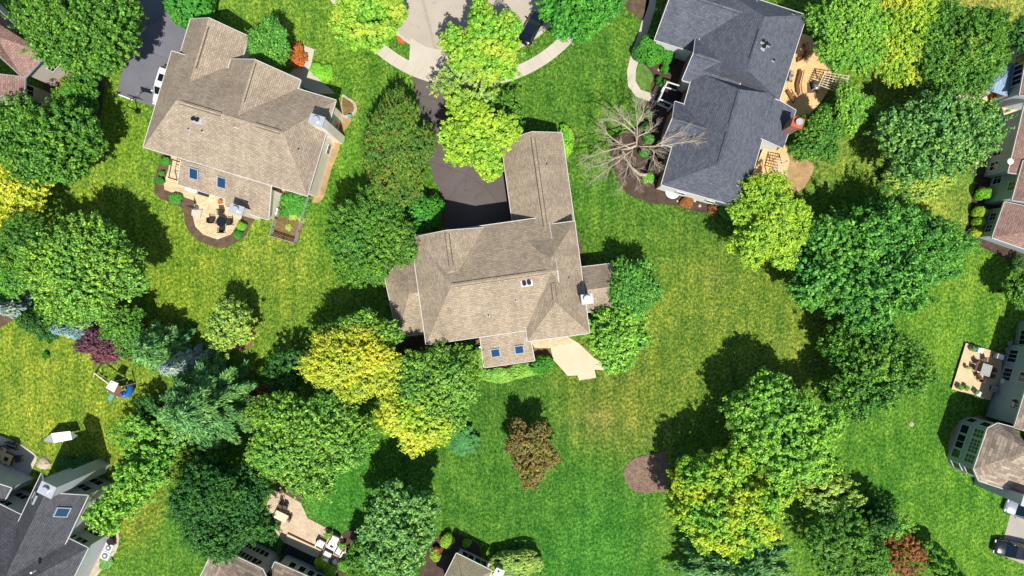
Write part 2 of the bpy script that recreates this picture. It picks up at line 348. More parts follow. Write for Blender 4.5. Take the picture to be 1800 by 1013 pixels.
def build_ground():
    W, Hh, st = 78.0, 46.0, 1.0
    nx = int(2 * W / st) + 1; ny = int(2 * Hh / st) + 1
    X, Y = np.meshgrid(np.linspace(-W, W, nx), np.linspace(-Hh, Hh, ny))
    px = X * PPM + CX; py = CY - Y * PPM
    base = np.array(lin((96, 138, 42))[:3]); acc = np.ones(X.shape)[..., None] * base * 0.25; wt = np.full(X.shape, 0.25)
    for (sx, sy, r, c, k) in SPOTS:
        g = k * np.exp(-(((px - sx) / r) ** 2 + ((py - sy) / r) ** 2) * 1.6) * (1.0 if r > 45 else 2.2)
        acc += g[..., None] * np.array(lin(c)[:3]); wt += g
    C = acc / wt[..., None]
    vs = [tuple(v) for v in np.stack([X.ravel(), Y.ravel(), np.zeros(X.size)], 1)]
    fs = [(j * nx + i, j * nx + i + 1, (j + 1) * nx + i + 1, (j + 1) * nx + i) for j in range(ny - 1) for i in range(nx - 1)]
    C = C * np.array([0.84, 0.82, 0.66]) + np.array([0.003, 0.003, 0.006])
    cs = [tuple(c) + (1.0,) for c in C.reshape(-1, 3)]
    n0 = len(vs); B = 1800.0                                   # the same sheet runs on to the horizon
    vs += [(-B, -B, 0), (B, -B, 0), (B, B, 0), (-B, B, 0)]; cs += [tuple(base) + (1.0,)] * 4
    bot = [i for i in range(nx)]; top = [(ny - 1) * nx + i for i in range(nx)]
    lf = [j * nx for j in range(ny)]; rt = [j * nx + nx - 1 for j in range(ny)]
    fs += [[n0, n0 + 1] + bot[::-1], [n0 + 1, n0 + 2] + rt[::-1], [n0 + 2, n0 + 3] + top, [n0 + 3, n0] + lf]
    me = bpy.data.meshes.new("lawn"); me.from_pydata(vs, [], [list(f) for f in fs]); me.update()
    ca = me.color_attributes.new("grass_kind", 'FLOAT_COLOR', 'POINT')
    ca.data.foreach_set("color", np.array(cs, dtype=np.float32).ravel())
    m, nt, b = newmat("grass")
    at = nt.nodes.new("ShaderNodeAttribute"); at.attribute_name = "grass_kind"
    geo = nt.nodes.new("ShaderNodeNewGeometry").outputs["Position"]
    out = at.outputs["Color"]
    def layer(out, scale, detail, lo, hi, p0=.35, p1=.65, rot=0, st=(1, 1, 1), rough=.6, mode='MULTIPLY', f=1.0):
        mp = nt.nodes.new("ShaderNodeMapping"); mp.inputs["Rotation"].default_value = (0, 0, rot); mp.inputs["Scale"].default_value = st
        nt.links.new(geo, mp.inputs[0]); n = noise(nt, mp.outputs[0], scale, detail, rough)
        r = ramp(nt, [(p0, lo), (p1, hi)]); nt.links.new(n.outputs[0], r.inputs[0])
        return mixc(nt, out, r.outputs[0], f, mode), n
    out, _ = layer(out, 0.16, 5, (0.80, 0.90, 0.86, 1), (1.14, 1.08, 1.1, 1))
    out, _ = layer(out, 0.55, 4, (0.70, 0.82, 0.78, 1), (1.20, 1.12, 1.15, 1), .36, .66)
    out, _ = layer(out, 0.5, 4, (0.86, 0.92, 0.88, 1), (1.14, 1.07, 1.05, 1), rot=0.9, st=(1, .16, 1))
    out, _ = layer(out, 0.9, 3, (0.80, 0.88, 0.86, 1), (1.2, 1.12, 1.1, 1), .4, .6, rot=-0.5, st=(1, .10, 1))
    out, _ = layer(out, 2.6, 3, (0.48, 0.62, 0.56, 1), (1.42, 1.28, 1.3, 1), .36, .62)
    out, n2 = layer(out, 8.0, 2, (0.46, 0.58, 0.55, 1), (1.5, 1.38, 1.5, 1), .34, .66)
    out, _ = layer(out, 4.6, 3, (0.50, 0.62, 0.56, 1), (1.42, 1.30, 1.35, 1), .38, .62, rot=.4, st=(1, .55, 1), rough=.7)
    out, _ = layer(out, 11.0, 2, (0.8, 0.84, 0.8, 1), (1.2, 1.14, 1.3, 1), .34, .66, rot=.5, st=(1, .35, 1))
    wt_ = nt.nodes.new("ShaderNodeTexWave"); wt_.inputs["Scale"].default_value = .55; wt_.inputs["Distortion"].default_value = 3.0; wt_.inputs["Detail"].default_value = 3; wt_.inputs["Detail Scale"].default_value = .6
    wm = nt.nodes.new("ShaderNodeMapping"); wm.inputs["Rotation"].default_value = (0, 0, 1.1); nt.links.new(geo, wm.inputs[0]); nt.links.new(wm.outputs[0], wt_.inputs[0])
    wr = ramp(nt, [(.2, (.86, .90, .88, 1)), (.8, (1.1, 1.07, 1.05, 1))]); nt.links.new(wt_.outputs[0], wr.inputs[0])
    wk = noise(nt, geo, .09, 2); wkr = ramp(nt, [(.42, (0, 0, 0, 1)), (.58, (1, 1, 1, 1))]); nt.links.new(wk.outputs[0], wkr.inputs[0]); out = mixc(nt, out, mixc(nt, out, wr.outputs[0], 1.0, 'MULTIPLY'), wkr.outputs[0])
    vo = nt.nodes.new("ShaderNodeTexVoronoi"); vo.inputs["Scale"].default_value = .55; nt.links.new(geo, vo.inputs["Vector"])      # round dark clover tufts
    vr = ramp(nt, [(.16, (.75, .75, .75, 1)), (.30, (0, 0, 0, 1))]); nt.links.new(vo.outputs["Distance"], vr.inputs[0])
    vk = noise(nt, geo, .22, 2); vkr = ramp(nt, [(.56, (0, 0, 0, 1)), (.62, (1, 1, 1, 1))]); nt.links.new(vk.outputs[0], vkr.inputs[0])
    out = mixc(nt, out, mixc(nt, out, (.50, .66, .60, 1), 1.0, 'MULTIPLY'), mixc(nt, vr.outputs[0], vkr.outputs[0], 1.0, 'MULTIPLY'))
    # dry straw-coloured tufts and dark clover tufts
    n3 = noise(nt, geo, 1.1, 4, .65); r3 = ramp(nt, [(0.68, (0, 0, 0, 1)), (0.80, (.45, .45, .45, 1))]); nt.links.new(n3.outputs[0], r3.inputs[0])
    out = mixc(nt, out, lin((176, 166, 92)), r3.outputs[0])
    n4 = noise(nt, geo, 1.4, 3, .5); r4 = ramp(nt, [(0.24, (.6, .6, .6, 1)), (0.34, (0, 0, 0, 1))]); nt.links.new(n4.outputs[0], r4.inputs[0])
    out = mixc(nt, out, lin((54, 98, 34)), r4.outputs[0])
    nt.links.new(out, b.inputs["Base Color"]); b.inputs["Roughness"].default_value = 0.9; b.inputs["Specular IOR Level"].default_value = 0.1
    bp = nt.nodes.new("ShaderNodeBump"); bp.inputs["Strength"].default_value = 0.8; bp.inputs["Distance"].default_value = 0.06
    nt.links.new(n2.outputs[0], bp.inputs["Height"]); nt.links.new(bp.outputs[0], b.inputs["Normal"])
    MATS["grass"] = m; me.materials.append(m); o = bpy.data.objects.new("ground", me); col.objects.link(o); tag(o, kind='structure')
build_ground()

# street, pavements, drives
def arc(cx, cy, r, a0, a1, n=40):
    return [(cx + r * math.cos(math.radians(a0 + (a1 - a0) * i / n)), cy + r * math.sin(math.radians(a0 + (a1 - a0) * i / n))) for i in range(n + 1)]
def ring(name, cx, cy, r0, r1, a0, a1, z, mat):
    return sheet(name, arc(cx, cy, r1, a0, a1) + arc(cx, cy, r0, a1, a0), z, mat)
SCX, SCY = 823, -95
sheet("street", arc(SCX, SCY, 196, 0, 360, 90)[:-1], 0.012, "street_concrete")
ring("kerb", SCX, SCY, 196, 202, 5, 175, 0.11, "concrete")
ring("sidewalk", SCX, SCY, 227, 249, 8, 172, 0.035, "concrete")
sheet("apron", [(722, 67), (749, 83), (792, 92), (794, 136), (768, 131), (719, 112)], 0.118, "concrete")
sheet("kerb_ramp", [(699, 63), (706, 68), (713, 77), (706, 78), (698, 70)], 0.13, "terracotta")
sheet("driveway", [(724, 135), (770, 147), (792, 200), (884, 235), (898, 300), (912, 412), (780, 412), (777, 356), (772, 330), (762, 318), (744, 225)], 0.02, "asphalt")
sheet("driveway", [(252, -30), (300, -30), (338, 30), (345, 130), (300, 200), (270, 188), (205, 167), (232, 60)], 0.02, "asphalt_blue")
sheet("path", [(1141, -30), (1158, -30), (1151, 18), (1140, 52), (1128, 92), (1118, 122), (1117, 142), (1126, 158), (1150, 166), (1170, 172), (1168, 186), (1146, 180), (1118, 170), (1104, 152), (1102, 125), (1108, 100), (1122, 60), (1133, 20)], 0.03, "concrete")
sheet("path", [(585, -30), (600, -30), (612, 14), (590, 12), (580, 0)], 0.03, "concrete")
sheet("driveway", [(1785, 872), (1900, 900), (1900, 1040), (1800, 992), (1757, 975), (1766, 940)], 0.02, "concrete_grey")
sheet("path", [(533, 80), (553, 87), (545, 123), (530, 122), (505, 112), (520, 100)], 0.03, "concrete")
sheet("path", [(541, 121), (520, 118), (500, 140), (560, 165), (590, 165)], 0.034, "concrete")

jm = M()
for k in range(34):
    a = math.radians(12 + k * 4.6); p, q = P(SCX + 227.5 * math.cos(a), SCY + 227.5 * math.sin(a)), P(SCX + 248.5 * math.cos(a), SCY + 248.5 * math.sin(a)); jm.bar(p + Vector((0, 0, .033)), q + Vector((0, 0, .033)), .05, .012)
tag(jm.build("sidewalk_joints", "concrete_grey"), kind='structure')
# beds and patios
sheet("mulch_bed", [(1090, -10), (1096, 8), (1110, 22), (1130, 36), (1143, -5), (1140, -30), (1095, -30)], 0.03, "mulch", smooth=3, wob=1.1)
sheet("mulch_bed", [(1124, 108), (1150, 108), (1175, 60), (1200, 60), (1215, 150), (1180, 200), (1182, 330), (1308, 372), (1300, 382), (1262, 378), (1222, 372), (1180, 360), (1145, 357), (1117, 347), (1098, 335), (1080, 300), (1072, 262), (1085, 240), (1118, 222), (1130, 205), (1126, 184), (1145, 170), (1143, 150), (1148, 135)], 0.028, "mulch_dark", smooth=3, wob=1.2)
sheet("lawn_island", [(1124, 112), (1135, 116), (1147, 132), (1146, 143), (1138, 158), (1128, 155), (1119, 146), (1118, 128)], 0.034, "island_grass", smooth=3)
sheet("mulch_bed", [(284, 270), (277, 300), (272, 325), (276, 345), (300, 357), (320, 366), (326, 395), (345, 420), (372, 433), (400, 434), (428, 418), (444, 392), (446, 375), (400, 300), (300, 262)], 0.03, "mulch", smooth=3, wob=1.1)
sheet("patio", [(302, 270), (296, 298), (288, 324), (290, 334), (344, 354), (338, 376), (344, 399), (358, 413), (382, 421), (405, 413), (420, 397), (427, 375), (445, 350), (440, 290)], 0.05, "paver_tan")
sheet("patio", [(476, 300), (505, 342), (472, 388), (465, 360)], 0.03, "concrete")
sheet("garden_bed", [(492, 335), (545, 345), (541, 372), (522, 430), (478, 418), (488, 382), (500, 345)], 0.04, "soil_brown")
sheet("gravel_strip", [(602, 175), (612, 182), (618, 210), (604, 232), (596, 262), (582, 300), (574, 330), (566, 352), (548, 356), (556, 330), (590, 210)], 0.02, "soil_tan", smooth=3, wob=1.2)
sheet("stone_edge", [(601, 168), (612, 172), (625, 181), (627, 196), (618, 206), (603, 206)], 0.10, "stone", smooth=4)
sheet("garden_bed", [(602, 173), (611, 176), (621, 184), (622, 195), (614, 201), (604, 201)], 0.13, "soil_brown", smooth=4)
sheet("patio", [(930, 596), (994, 590), (1018, 604), (1045, 630), (1072, 646), (1070, 651), (1045, 650), (1048, 664), (1018, 669), (1015, 660), (998, 661), (984, 645), (972, 632), (968, 612), (940, 612)], 0.04, "concrete_sand")
sheet("patio_edge", [(930, 598), (992, 592), (1006, 600), (1002, 606), (968, 610), (940, 612)], 0.06, "paver_tan")
sheet("mulch_bed", [(828, 600), (832, 640), (842, 662), (866, 670), (900, 668), (940, 658), (966, 650), (974, 630), (966, 610), (900, 600)], 0.03, "soil_brown", smooth=3, wob=.4)
sheet("mulch_bed", [(1096, 829), (1110, 809), (1128, 802), (1150, 798), (1172, 800), (1174, 858), (1152, 865), (1126, 866), (1106, 857)], 0.06, "mulch_pink", smooth=4, wob=.4)
sheet("mulch_bed", [(690, 600), (860, 585), (850, 640), (800, 650), (760, 640), (700, 630)], 0.025, "mulch_dark", smooth=3)
sheet("mulch_bed", [(0, 530), (30, 545), (30, 556), (8, 572), (-40, 590), (-40, 530)], 0.03, "mulch", smooth=3)
sheet("mulch_bed", [(985, 220), (1004, 224), (1014, 246), (1002, 264), (994, 285), (985, 290)], 0.03, "mulch", smooth=3)
sheet("mulch_bed", [(1712, 290), (1716, 320), (1708, 345), (1704, 385), (1696, 412), (1720, 432), (1758, 450), (1780, 464), (1810, 475), (1840, 440), (1780, 300)], 0.03, "mulch_dark", smooth=3, wob=1.2)
sheet("mulch_bed", [(1010, 395), (1024, 440), (1030, 470), (1016, 470)], 0.03, "mulch", smooth=2)
sheet("patio", [(1665, 180), (1690, 165), (1722, 150), (1790, 130), (1810, 240), (1750, 270), (1720, 290), (1690, 280), (1680, 230)], 0.04, "concrete_sand")
sheet("patio", [(497, 866), (529, 884), (541, 911), (602, 943), (612, 971), (598, 996), (560, 1000), (500, 955), (478, 925), (468, 890), (480, 862)], 0.05, "paver_sand")
sheet("mulch_bed", [(484, 850), (510, 852), (528, 862), (532, 882), (498, 872)], 0.03, "mulch", smooth=2)
sheet("mulch_bed", [(602, 940), (625, 928), (645, 932), (640, 970), (622, 985), (608, 1013), (590, 1040), (560, 1020), (590, 990)], 0.03, "mulch_dark", smooth=2)
sheet("mulch_bed", [(760, 948), (780, 938), (805, 940), (830, 950), (845, 970), (830, 1040), (740, 1040), (745, 980)], 0.03, "mulch_dark", smooth=3)
sheet("patio", [(860, 985), (905, 1005), (900, 1040), (850, 1040), (855, 1000)], 0.04, "concrete")
sheet("patio", [(-40, 752), (0, 766), (30, 778), (58, 795), (65, 806), (60, 818), (50, 835), (20, 850), (-40, 860)], 0.05, "concrete", smooth=2)
sheet("gravel_strip", [(195, 925), (208, 935), (208, 960), (196, 982), (170, 1013), (150, 1040), (130, 1040), (165, 985)], 0.03, "stone", smooth=2)
sheet("mulch_bed", [(1700, 735), (1672, 760), (1666, 800), (1680, 815), (1700, 828), (1712, 840), (1740, 830), (1740, 740)], 0.025, "soil_tan", smooth=2)
sheet("mulch_bed", [(790, 770), (826, 772), (838, 783), (832, 795), (812, 800), (795, 795)], 0.03, "mulch_dark", smooth=3)
sheet("mulch_bed", [(60, 90), (140, 110), (178, 130), (180, 185), (160, 225), (100, 200)], 0.03, "mulch", smooth=3, wob=1.2)
sheet("mulch_bed", [(385, 545), (430, 540), (448, 575), (440, 612), (395, 612)], 0.02, "soil_brown", smooth=3)
sheet("mulch_bed", [(1380, 270), (1420, 282), (1430, 300), (1400, 340), (1340, 330)], 0.03, "soil_tan", smooth=3)

# ------------------------------------------------------------------ houses
class House:
    def __init__(s, label, at, roof, wall, cap, trim="white_trim", cat="house"):
        s.root = thing("house", P(*at), label, cat); s.roofm = roof; s.wallm = wall; s.capm = cap; s.trim = trim
        s.roof = M(); s.fas = M(); s.wall = M(); s.vents = []; s.capf = []; s.wings = []; s.tree = None; s.wall_extra = {}
    def edge(s, a, b, out, th=0.20):
        """fascia board and gutter along the edge a-b"""
        a = Vector(a); b = Vector(b); d = (b - a).normalized(); o2 = Vector(out).normalized() * 0.065
        s.fas.face([a + o2 + Vector((0, 0, .02)), b + o2 + Vector((0, 0, .02)), b + Vector((0, 0, .02)), a + Vector((0, 0, .02))])
        s.fas.face([a + o2 + Vector((0, 0, .02)), a + o2 - Vector((0, 0, th)), b + o2 - Vector((0, 0, th)), b + o2 + Vector((0, 0, .02))])
        s.fas.face([a + o2 - Vector((0, 0, th)), a - Vector((0, 0, th)), b - Vector((0, 0, th)), b + o2 - Vector((0, 0, th))])
        s.fas.face([a + Vector((0, 0, .02)), b + Vector((0, 0, .02)), b - Vector((0, 0, th)), a - Vector((0, 0, th))])
    def wing(s, A, B, Wpx, he, rise, hA=0.0, hB=0.0, vent=None, inset=0.45, ridge_off=0.5, base=0.0, wallmat=None):
        """one roof volume: eave A-B given in photo pixels at height he, width Wpx to the right (+) or left (-)"""
        a = P(*A, he); b = P(*B, he); L = (b - a).length; d = (b - a).normalized(); n = Vector((d.y, -d.x, 0))
        Wm = Wpx * (H - he) / H / PPM
        if Wm < 0: n = -n; Wm = -Wm
        up = Vector((0, 0, rise)); c0 = a; c1 = b; c2 = b + n * Wm; c3 = a + n * Wm
        r0 = a + n * Wm * ridge_off + d * hA + up; r1 = b + n * Wm * ridge_off - d * hB + up
        fl = d.cross(n).z < 0
        def F(m, pts, flip=False):
            q = list(pts)
            if fl != flip: q = q[::-1]
            m.face(q)
        t = Vector((0, 0, -.16))
        for off, flip in ((Vector((0, 0, 0)), False), (t, True)):
            F(s.roof, [c0 + off, c1 + off, r1 + off, r0 + off], flip); F(s.roof, [c2 + off, c3 + off, r0 + off, r1 + off], flip)
            if hA > 0: F(s.roof, [c3 + off, c0 + off, r0 + off], flip)
            if hB > 0: F(s.roof, [c1 + off, c2 + off, r1 + off], flip)
        s.edge(c0, c1, -n); s.edge(c2, c3, n)
        if hA > 0: s.edge(c3, c0, -d)
        else: s.edge(c3, r0, -d); s.edge(r0, c0, -d)
        if hB > 0: s.edge(c1, c2, d)
        else: s.edge(c1, r1, d); s.edge(r1, c2, d)
        i = inset; e = Vector((0, 0, -.08))
        k = rise / (Wm * ridge_off)
        w0 = c0 + (d + n) * i; w1 = c1 + (-d + n) * i; w2 = c2 + (-d - n) * i; w3 = c3 + (d - n) * i
        zt = he + k * i - 0.12
        def W(pts, flip=False):
            q = [Vector(p) for p in pts]
            if fl != flip: q = q[::-1]
            s.wall.face(q)
        def lo(v): return Vector((v.x, v.y, base - 0.1))
        def hi(v, z=None): return Vector((v.x, v.y, zt if z is None else z))
        gz = he + rise - 0.14
        kA = he + min(rise, rise * i / hA) - .12 if hA > 0 else None; kB = he + min(rise, rise * i / hB) - .12 if hB > 0 else None
        zA = min(zt, kA) if kA else zt; zB = min(zt, kB) if kB else zt
        W([lo(w0), lo(w1), hi(w1, zB), hi(w0, zA)]); W([lo(w2), lo(w3), hi(w3, zA), hi(w2, zB)])
        m0 = (w0 + w3) / 2 + n * Wm * (ridge_off - .5); m1 = (w1 + w2) / 2 + n * Wm * (ridge_off - .5)
        if hA > 0: W([lo(w3), lo(w0), hi(w0, zA), hi(w3, zA)])
        else: W([lo(w3), lo(w0), hi(w0), hi(m0, gz), hi(w3)])
        if hB > 0: W([lo(w1), lo(w2), hi(w2, zB), hi(w1, zB)])
        else: W([lo(w1), lo(w2), hi(w2), hi(m1, gz), hi(w1)])
        wd = dict(d=d, n=n, w=[w0, w1, w2, w3], he=he, z=zt, r0=r0, r1=r1, c=[c0, c1, c2, c3], k=k); s.wings.append(wd)
        if vent: s.ridge(wd, *vent)
        return wd
    def ridge(s, wd, a, b):
        """raised ridge vent between two fractions of the ridge"""
        v0, v1 = wd['r0'].lerp(wd['r1'], a), wd['r0'].lerp(wd['r1'], b); n = wd['n']; k = min(wd['k'], .8); m = M()
        dn = Vector((0, 0, -k * .2)); u = Vector((0, 0, .11)); low = Vector((0, 0, -k * .27)); u2 = Vector((0, 0, .03))
        L, R = n * -.2 + dn + u, n * .2 + dn + u; l2, r2 = n * -.27 + low + u2, n * .27 + low + u2
        for p, q in ((l2, L), (R, r2)): m.face([v0 + p, v1 + p, v1 + q, v0 + q])
        m.face([v0 + l2, v0 + r2, v1 + r2, v1 + l2]); s.vents.append(m)
        for e, d0 in ((v0, 1), (v1, -1)): m.face([e + l2, e + L, e + u, e + R, e + r2])
        for p, q in ((L, u), (u, R)):
            f = [v0 + p, v1 + p, v1 + q, v0 + q]
            if (f[1] - f[0]).cross(f[2] - f[1]).z < 0: f = f[::-1]
            m.face(f); s.capf.append(None)
    def poly(s, faces, wallpts=None, inset=0.4, eaves=()):
        """free roof planes; faces = lists of (px, py, h) seen from above"""
        for f in faces:
            pts = [P(*p) for p in f]
            nrm = sum((pts[k].cross(pts[(k + 1) % len(pts)]) for k in range(len(pts))), Vector())
            if nrm.z < 0: pts = pts[::-1]
            s.roof.face(pts); s.roof.face([p - Vector((0, 0, .16)) for p in pts][::-1])
        for a, b in eaves:
            a, b = P(*a), P(*b); c = sum((P(*p) for f in faces for p in f), Vector()) / sum(len(f) for f in faces)
            n = Vector(((b - a).y, -(b - a).x, 0)).normalized()
            if (a - c).dot(n) < 0: n = -n
            s.edge(a, b, n)
        if wallpts:
            w_ = [P(*p) for p in wallpts]; c = sum(w_, Vector()) / len(w_)
            q = []
            for p in w_:
                v = Vector((c.x - p.x, c.y - p.y, 0)); q.append(p + v.normalized() * inset)
            for k in range(len(q)):
                a, b = q[k], q[(k + 1) % len(q)]
                s.wall.face([(a.x, a.y, -.1), (b.x, b.y, -.1), (b.x, b.y, b.z - .1), (a.x, a.y, a.z - .1)])
            return q
    def finish(s):
        s.roof.build("roof", s.roofm, s.root, uv=True)
        s.fas.build("fascia", s.trim, s.root); s.wall.build("wall", s.wallm, s.root)
        for m in s.vents:
            o = m.build("ridge_vent", s.roofm, s.root, uv=True); o.data.materials.append(MATS[s.capm])
            for p in o.data.polygons: p.material_index = 1 if p.index < 5 else 0
        s.tree = BVHTree.FromPolygons([tuple(v) for v in s.roof.v], s.roof.f)
    def hit(s, px, py):
        g = P(px, py); o = Vector((0, 0, H)); d = (g - o).normalized()
        loc, n, i, dd = s.tree.ray_cast(o, d)
        if loc is None: loc, n = g, Vector((0, 0, 1))
        if n.z < 0: n = -n
        return loc, n
    def frame(s, px, py):
        p, n = s.hit(px, py); hd = Vector((n.x, n.y, 0)); hd = hd.normalized() if hd.length > .02 else Vector((0, -1, 0))
        t = Vector((-hd.y, hd.x, 0)).normalized(); return p, n, t, n.cross(t)
    def skylight(s, px, py, sx, sy, mat="glass_skylight"):
        p, n, t, u = s.frame(px, py); m = M(); w_ = 0.11
        for o_, sz in ((u * (sy / 2), (sx + w_, w_, .22)), (-u * (sy / 2), (sx + w_, w_, .22)), (t * (sx / 2), (w_, sy - w_, .22)), (-t * (sx / 2), (w_, sy - w_, .22))):
            m.box(p + o_ + n * .09, sz, ax=(t, u, n))
        f = m.build("skylight", "grey_trim", s.root)
        M().box(p + n * .10, (sx - w_, sy - w_, .08), ax=(t, u, n)).build("pane", mat, f)
    def vent(s, px, py, r=0.16, h=0.35, mat="metal_cap", cap="black_metal"):
        p, n, t, u = s.frame(px, py); m = M(); m.cyl(p - Vector((0, 0, .1)), r, h + .1, 12)
        m.box(p + n * .02, (r * 4, r * 4, .03), ax=(t, u, n)); o = m.build("roof_vent", mat, s.root)
        M().cyl(p + Vector((0, 0, h)), r * 1.35, .07, 12).build("cap", cap, o)
    def chimney(s, px, py, h, sx, sy, rz, mat, capmat="metal_cap", base=0.0, pot=.28):
        c = P(px, py, h); m = M(); m.box((c.x, c.y, (h + base) / 2), (sx, sy, h - base), rz); o = m.build("chimney", mat, s.root)
        cp = M(); cp.box((c.x, c.y, h + .05), (sx + .2, sy + .2, .12), rz); cp.build("chimney_cap", capmat, o)
        f = M(); f.cyl((c.x, c.y, h + .1), pot, .35, 14); f.cyl((c.x, c.y, h + .45), pot * 1.35, .08, 14); f.build("flue", "metal_cap", o)
        return c
    def window(s, a, b, t, z, wd, ht, cols=2, rows=1, glass="glass_dark", frame="white_trim"):
        """window in the wall line a-b (world points, outside on the right of a->b) centred at fraction t, height z"""
        a = Vector((a.x, a.y, 0)); b = Vector((b.x, b.y, 0)); d = (b - a).normalized(); n = Vector((d.y, -d.x, 0)); c = a.lerp(b, t) + Vector((0, 0, z))
        m = M(); fr = .09; up = Vector((0, 0, 1))
        for o_, sz in ((up * (ht / 2), (wd + fr, fr, .12)), (-up * (ht / 2), (wd + fr + .1, .14, fr)), (d * (wd / 2), (fr, fr, ht)), (-d * (wd / 2), (fr, fr, ht))):
            m.box(c + o_ + n * .03, sz, ax=(d, n, up))
        for k in range(1, cols): m.box(c + d * (wd * (k / cols - .5)) + n * .03, (.06, .07, ht), ax=(d, n, up))
        for k in range(1, rows): m.box(c + up * (ht * (k / rows - .5)) + n * .03, (wd, .065, .05), ax=(d, n, up))
        f = m.build("window", frame, s.root)
        M().box(c + n * .015, (wd, .05, ht), ax=(d, n, up)).build("pane", glass, f)
    def winrow(s, wd, side, zs, ts, w_=1.2, h_=1.3, cols=2, rows=1, glass="glass_dark"):
        q = wd['w']; cen = sum(q, Vector()) / 4
        a, b = q[side], q[(side + 1) % 4]; d = (b - a); n = Vector((d.y, -d.x, 0))
        if n.dot(((a + b) / 2) - cen) < 0: a, b = b, a
        for z in zs:
            for t in ts: s.window(a, b, t, z, w_, h_, cols, rows, glass)

# H1: tan-roofed house, upper left
h = House("large tan shingled house with two skylights over a semicircular paver patio", (430, 220), "shingle_tan", "siding_cream", "dark_vent")
mb = h.wing((252, 258), (302, 90), 301, 5.5, 3.6, 0, 0)
h.roof = M(); h.fas = M(); h.wall = M(); h.vents = []; h.wings.clear()
m1 = h.wing((302, 90), (590.6, 176.3), 176, 5.5, 3.7, 4.2, 3.4, vent=None)
g1 = h.wing((335, 33.5), (300, 150), -107, 4.6, 2.9, 0, 0.0, vent=(.12, .72))
g2 = h.wing((406, 104), (372, 217), -128, 5.45, 3.5, 0, 0.0, vent=(.04, .62))
for (a, b) in ((.03, .42), (.74, .97)): h.ridge(m1, a, b)
h.poly([[(317.8, 281, 5.0), (400, 304, 5.0), (401, 351, 3.3), (312.2, 324.4, 3.3)]], [(317.8, 281, 5.0), (400, 304, 5.0), (401, 351, 3.3), (312.2, 324.4, 3.3)],
       eaves=[((312.2, 324.4, 3.3), (401, 351, 3.3)), ((317.8, 281, 5.0), (312.2, 324.4, 3.3))])
h.poly([[(396, 292, 5.7), (477.5, 318, 5.7), (472, 387, 3.2), (396, 363, 3.2)]], [(398, 302, 5.2), (477, 329, 5.2), (472, 387, 3.2), (398, 363, 3.2)],
       eaves=[((396, 363, 3.2), (472, 387, 3.2)), ((477.5, 318, 5.7), (472, 387, 3.2))])
h.finish()
h.skylight(341.5, 305, 1.05, 1.35); h.skylight(390.5, 320.5, 1.05, 1.35)
h.vent(342.5, 210.5, .18, .45); h.vent(349.5, 212.5, .18, .45); h.vent(333, 228, .06, .3); h.vent(357, 231.5, .06, .3); h.vent(526, 263.5, .06, .3)
h.chimney(557, 212, 9.3, 1.5, 1.0, -.3, "siding_cream"); h.chimney(416, 369, 5.6, 1.5, .95, -.3, "siding_cream")
h.winrow(m1, 1, (1.5, 4.3), (.55, .82), 1.1, 1.3); h.winrow(m1, 2, (1.5, 4.2), (.3, .75), 1.1, 1.3); h.winrow(m1, 3, (4.3,), (.3, .7)); h.winrow(g1, 3, (1.4,), (.5,), 2.2, 1.2); h.winrow(g2, 3, (1.6, 4.4), (.3, .7))
H1 = h

# H2: the centre house
h = House("brown shingled house in the middle with a long garage wing and curving patio", (860, 500), "shingle_brown", "siding_taupe", "dark_vent")
mM = h.wing((742, 514), (749, 605.6), -188, 5.5, 3.0, 0, 0)       # placeholder measured below
h.roof = M(); h.fas = M(); h.wall = M(); h.vents = []; h.wings.clear()
wL = h.wing((724, 418), (738, 520), -131, 5.45, 3.0, 0, 2.4, vent=(.08, .9))
wM = h.wing((749, 606), (990, 572), -193, 5.5, 3.2, 4.2, 0.0)
wE = h.wing((1010, 389), (1036.4, 585.8), 110, 5.55, 3.1, 4.2, 4.2)
wG = h.wing((987.5, 233.5), (1014, 420), 108, 3.5, 2.7, 0, 0.0, vent=(.05, .97))
EA = [(713, 443, 3.1), (677, 491, 3.1), (699, 592, 3.1), (752, 586, 3.1), (738, 440, 3.1)]; ra, rb = (719.6, 516, 5.4), (760, 511, 5.4)
h.poly([[EA[0], EA[4], rb, ra], [EA[0], EA[1], ra], [EA[1], EA[2], ra], [EA[2], EA[3], rb, ra]], EA, eaves=[(EA[4], EA[0]), (EA[0], EA[1]), (EA[1], EA[2]), (EA[2], EA[3])])
wR = h.wing((1015, 470.5), (1074, 463.5), 80, 3.0, 1.9, 0, 0)
for (w_, a, b) in ((wM, .0, .9), (wE, .55, .95)): h.ridge(w_, a, b)
FP = [(842.5, 584, 5.45), (927, 571, 5.45), (940, 634, 3.0), (851, 646.5, 3.0)]
h.poly([FP], FP, eaves=[(FP[2], FP[3]), (FP[3], FP[0]), (FP[1], FP[2])])
h.finish()
h.skylight(870.8, 619.3, 1.05, 1.1); h.skylight(912.6, 613.4, 1.05, 1.1)
h.vent(921.5, 499, .19, .45); h.vent(930, 497.5, .19, .45); h.vent(907, 529.5, .06, .3); h.vent(859, 555.5, .06, .3); h.vent(961, 290, .06, .3); h.vent(1000, 489, .06, .2)
h.chimney(1032, 526, 8.2, 1.15, .95, .13, "siding_grey", pot=.33)
h.winrow(wG, 3, (1.5,), (.3, .7)); h.winrow(wE, 0, (1.5, 4.2), (.15, .85)); h.winrow(wM, 0, (1.5, 4.0), (.12, .25)); h.winrow(wE, 1, (1.5, 4.1), (.3, .7), 1.3, 1.3); h.winrow(wL, 3, (1.5, 4.2), (.3, .7)); h.winrow(wR, 1, (1.5,), (.5,))
H2 = h

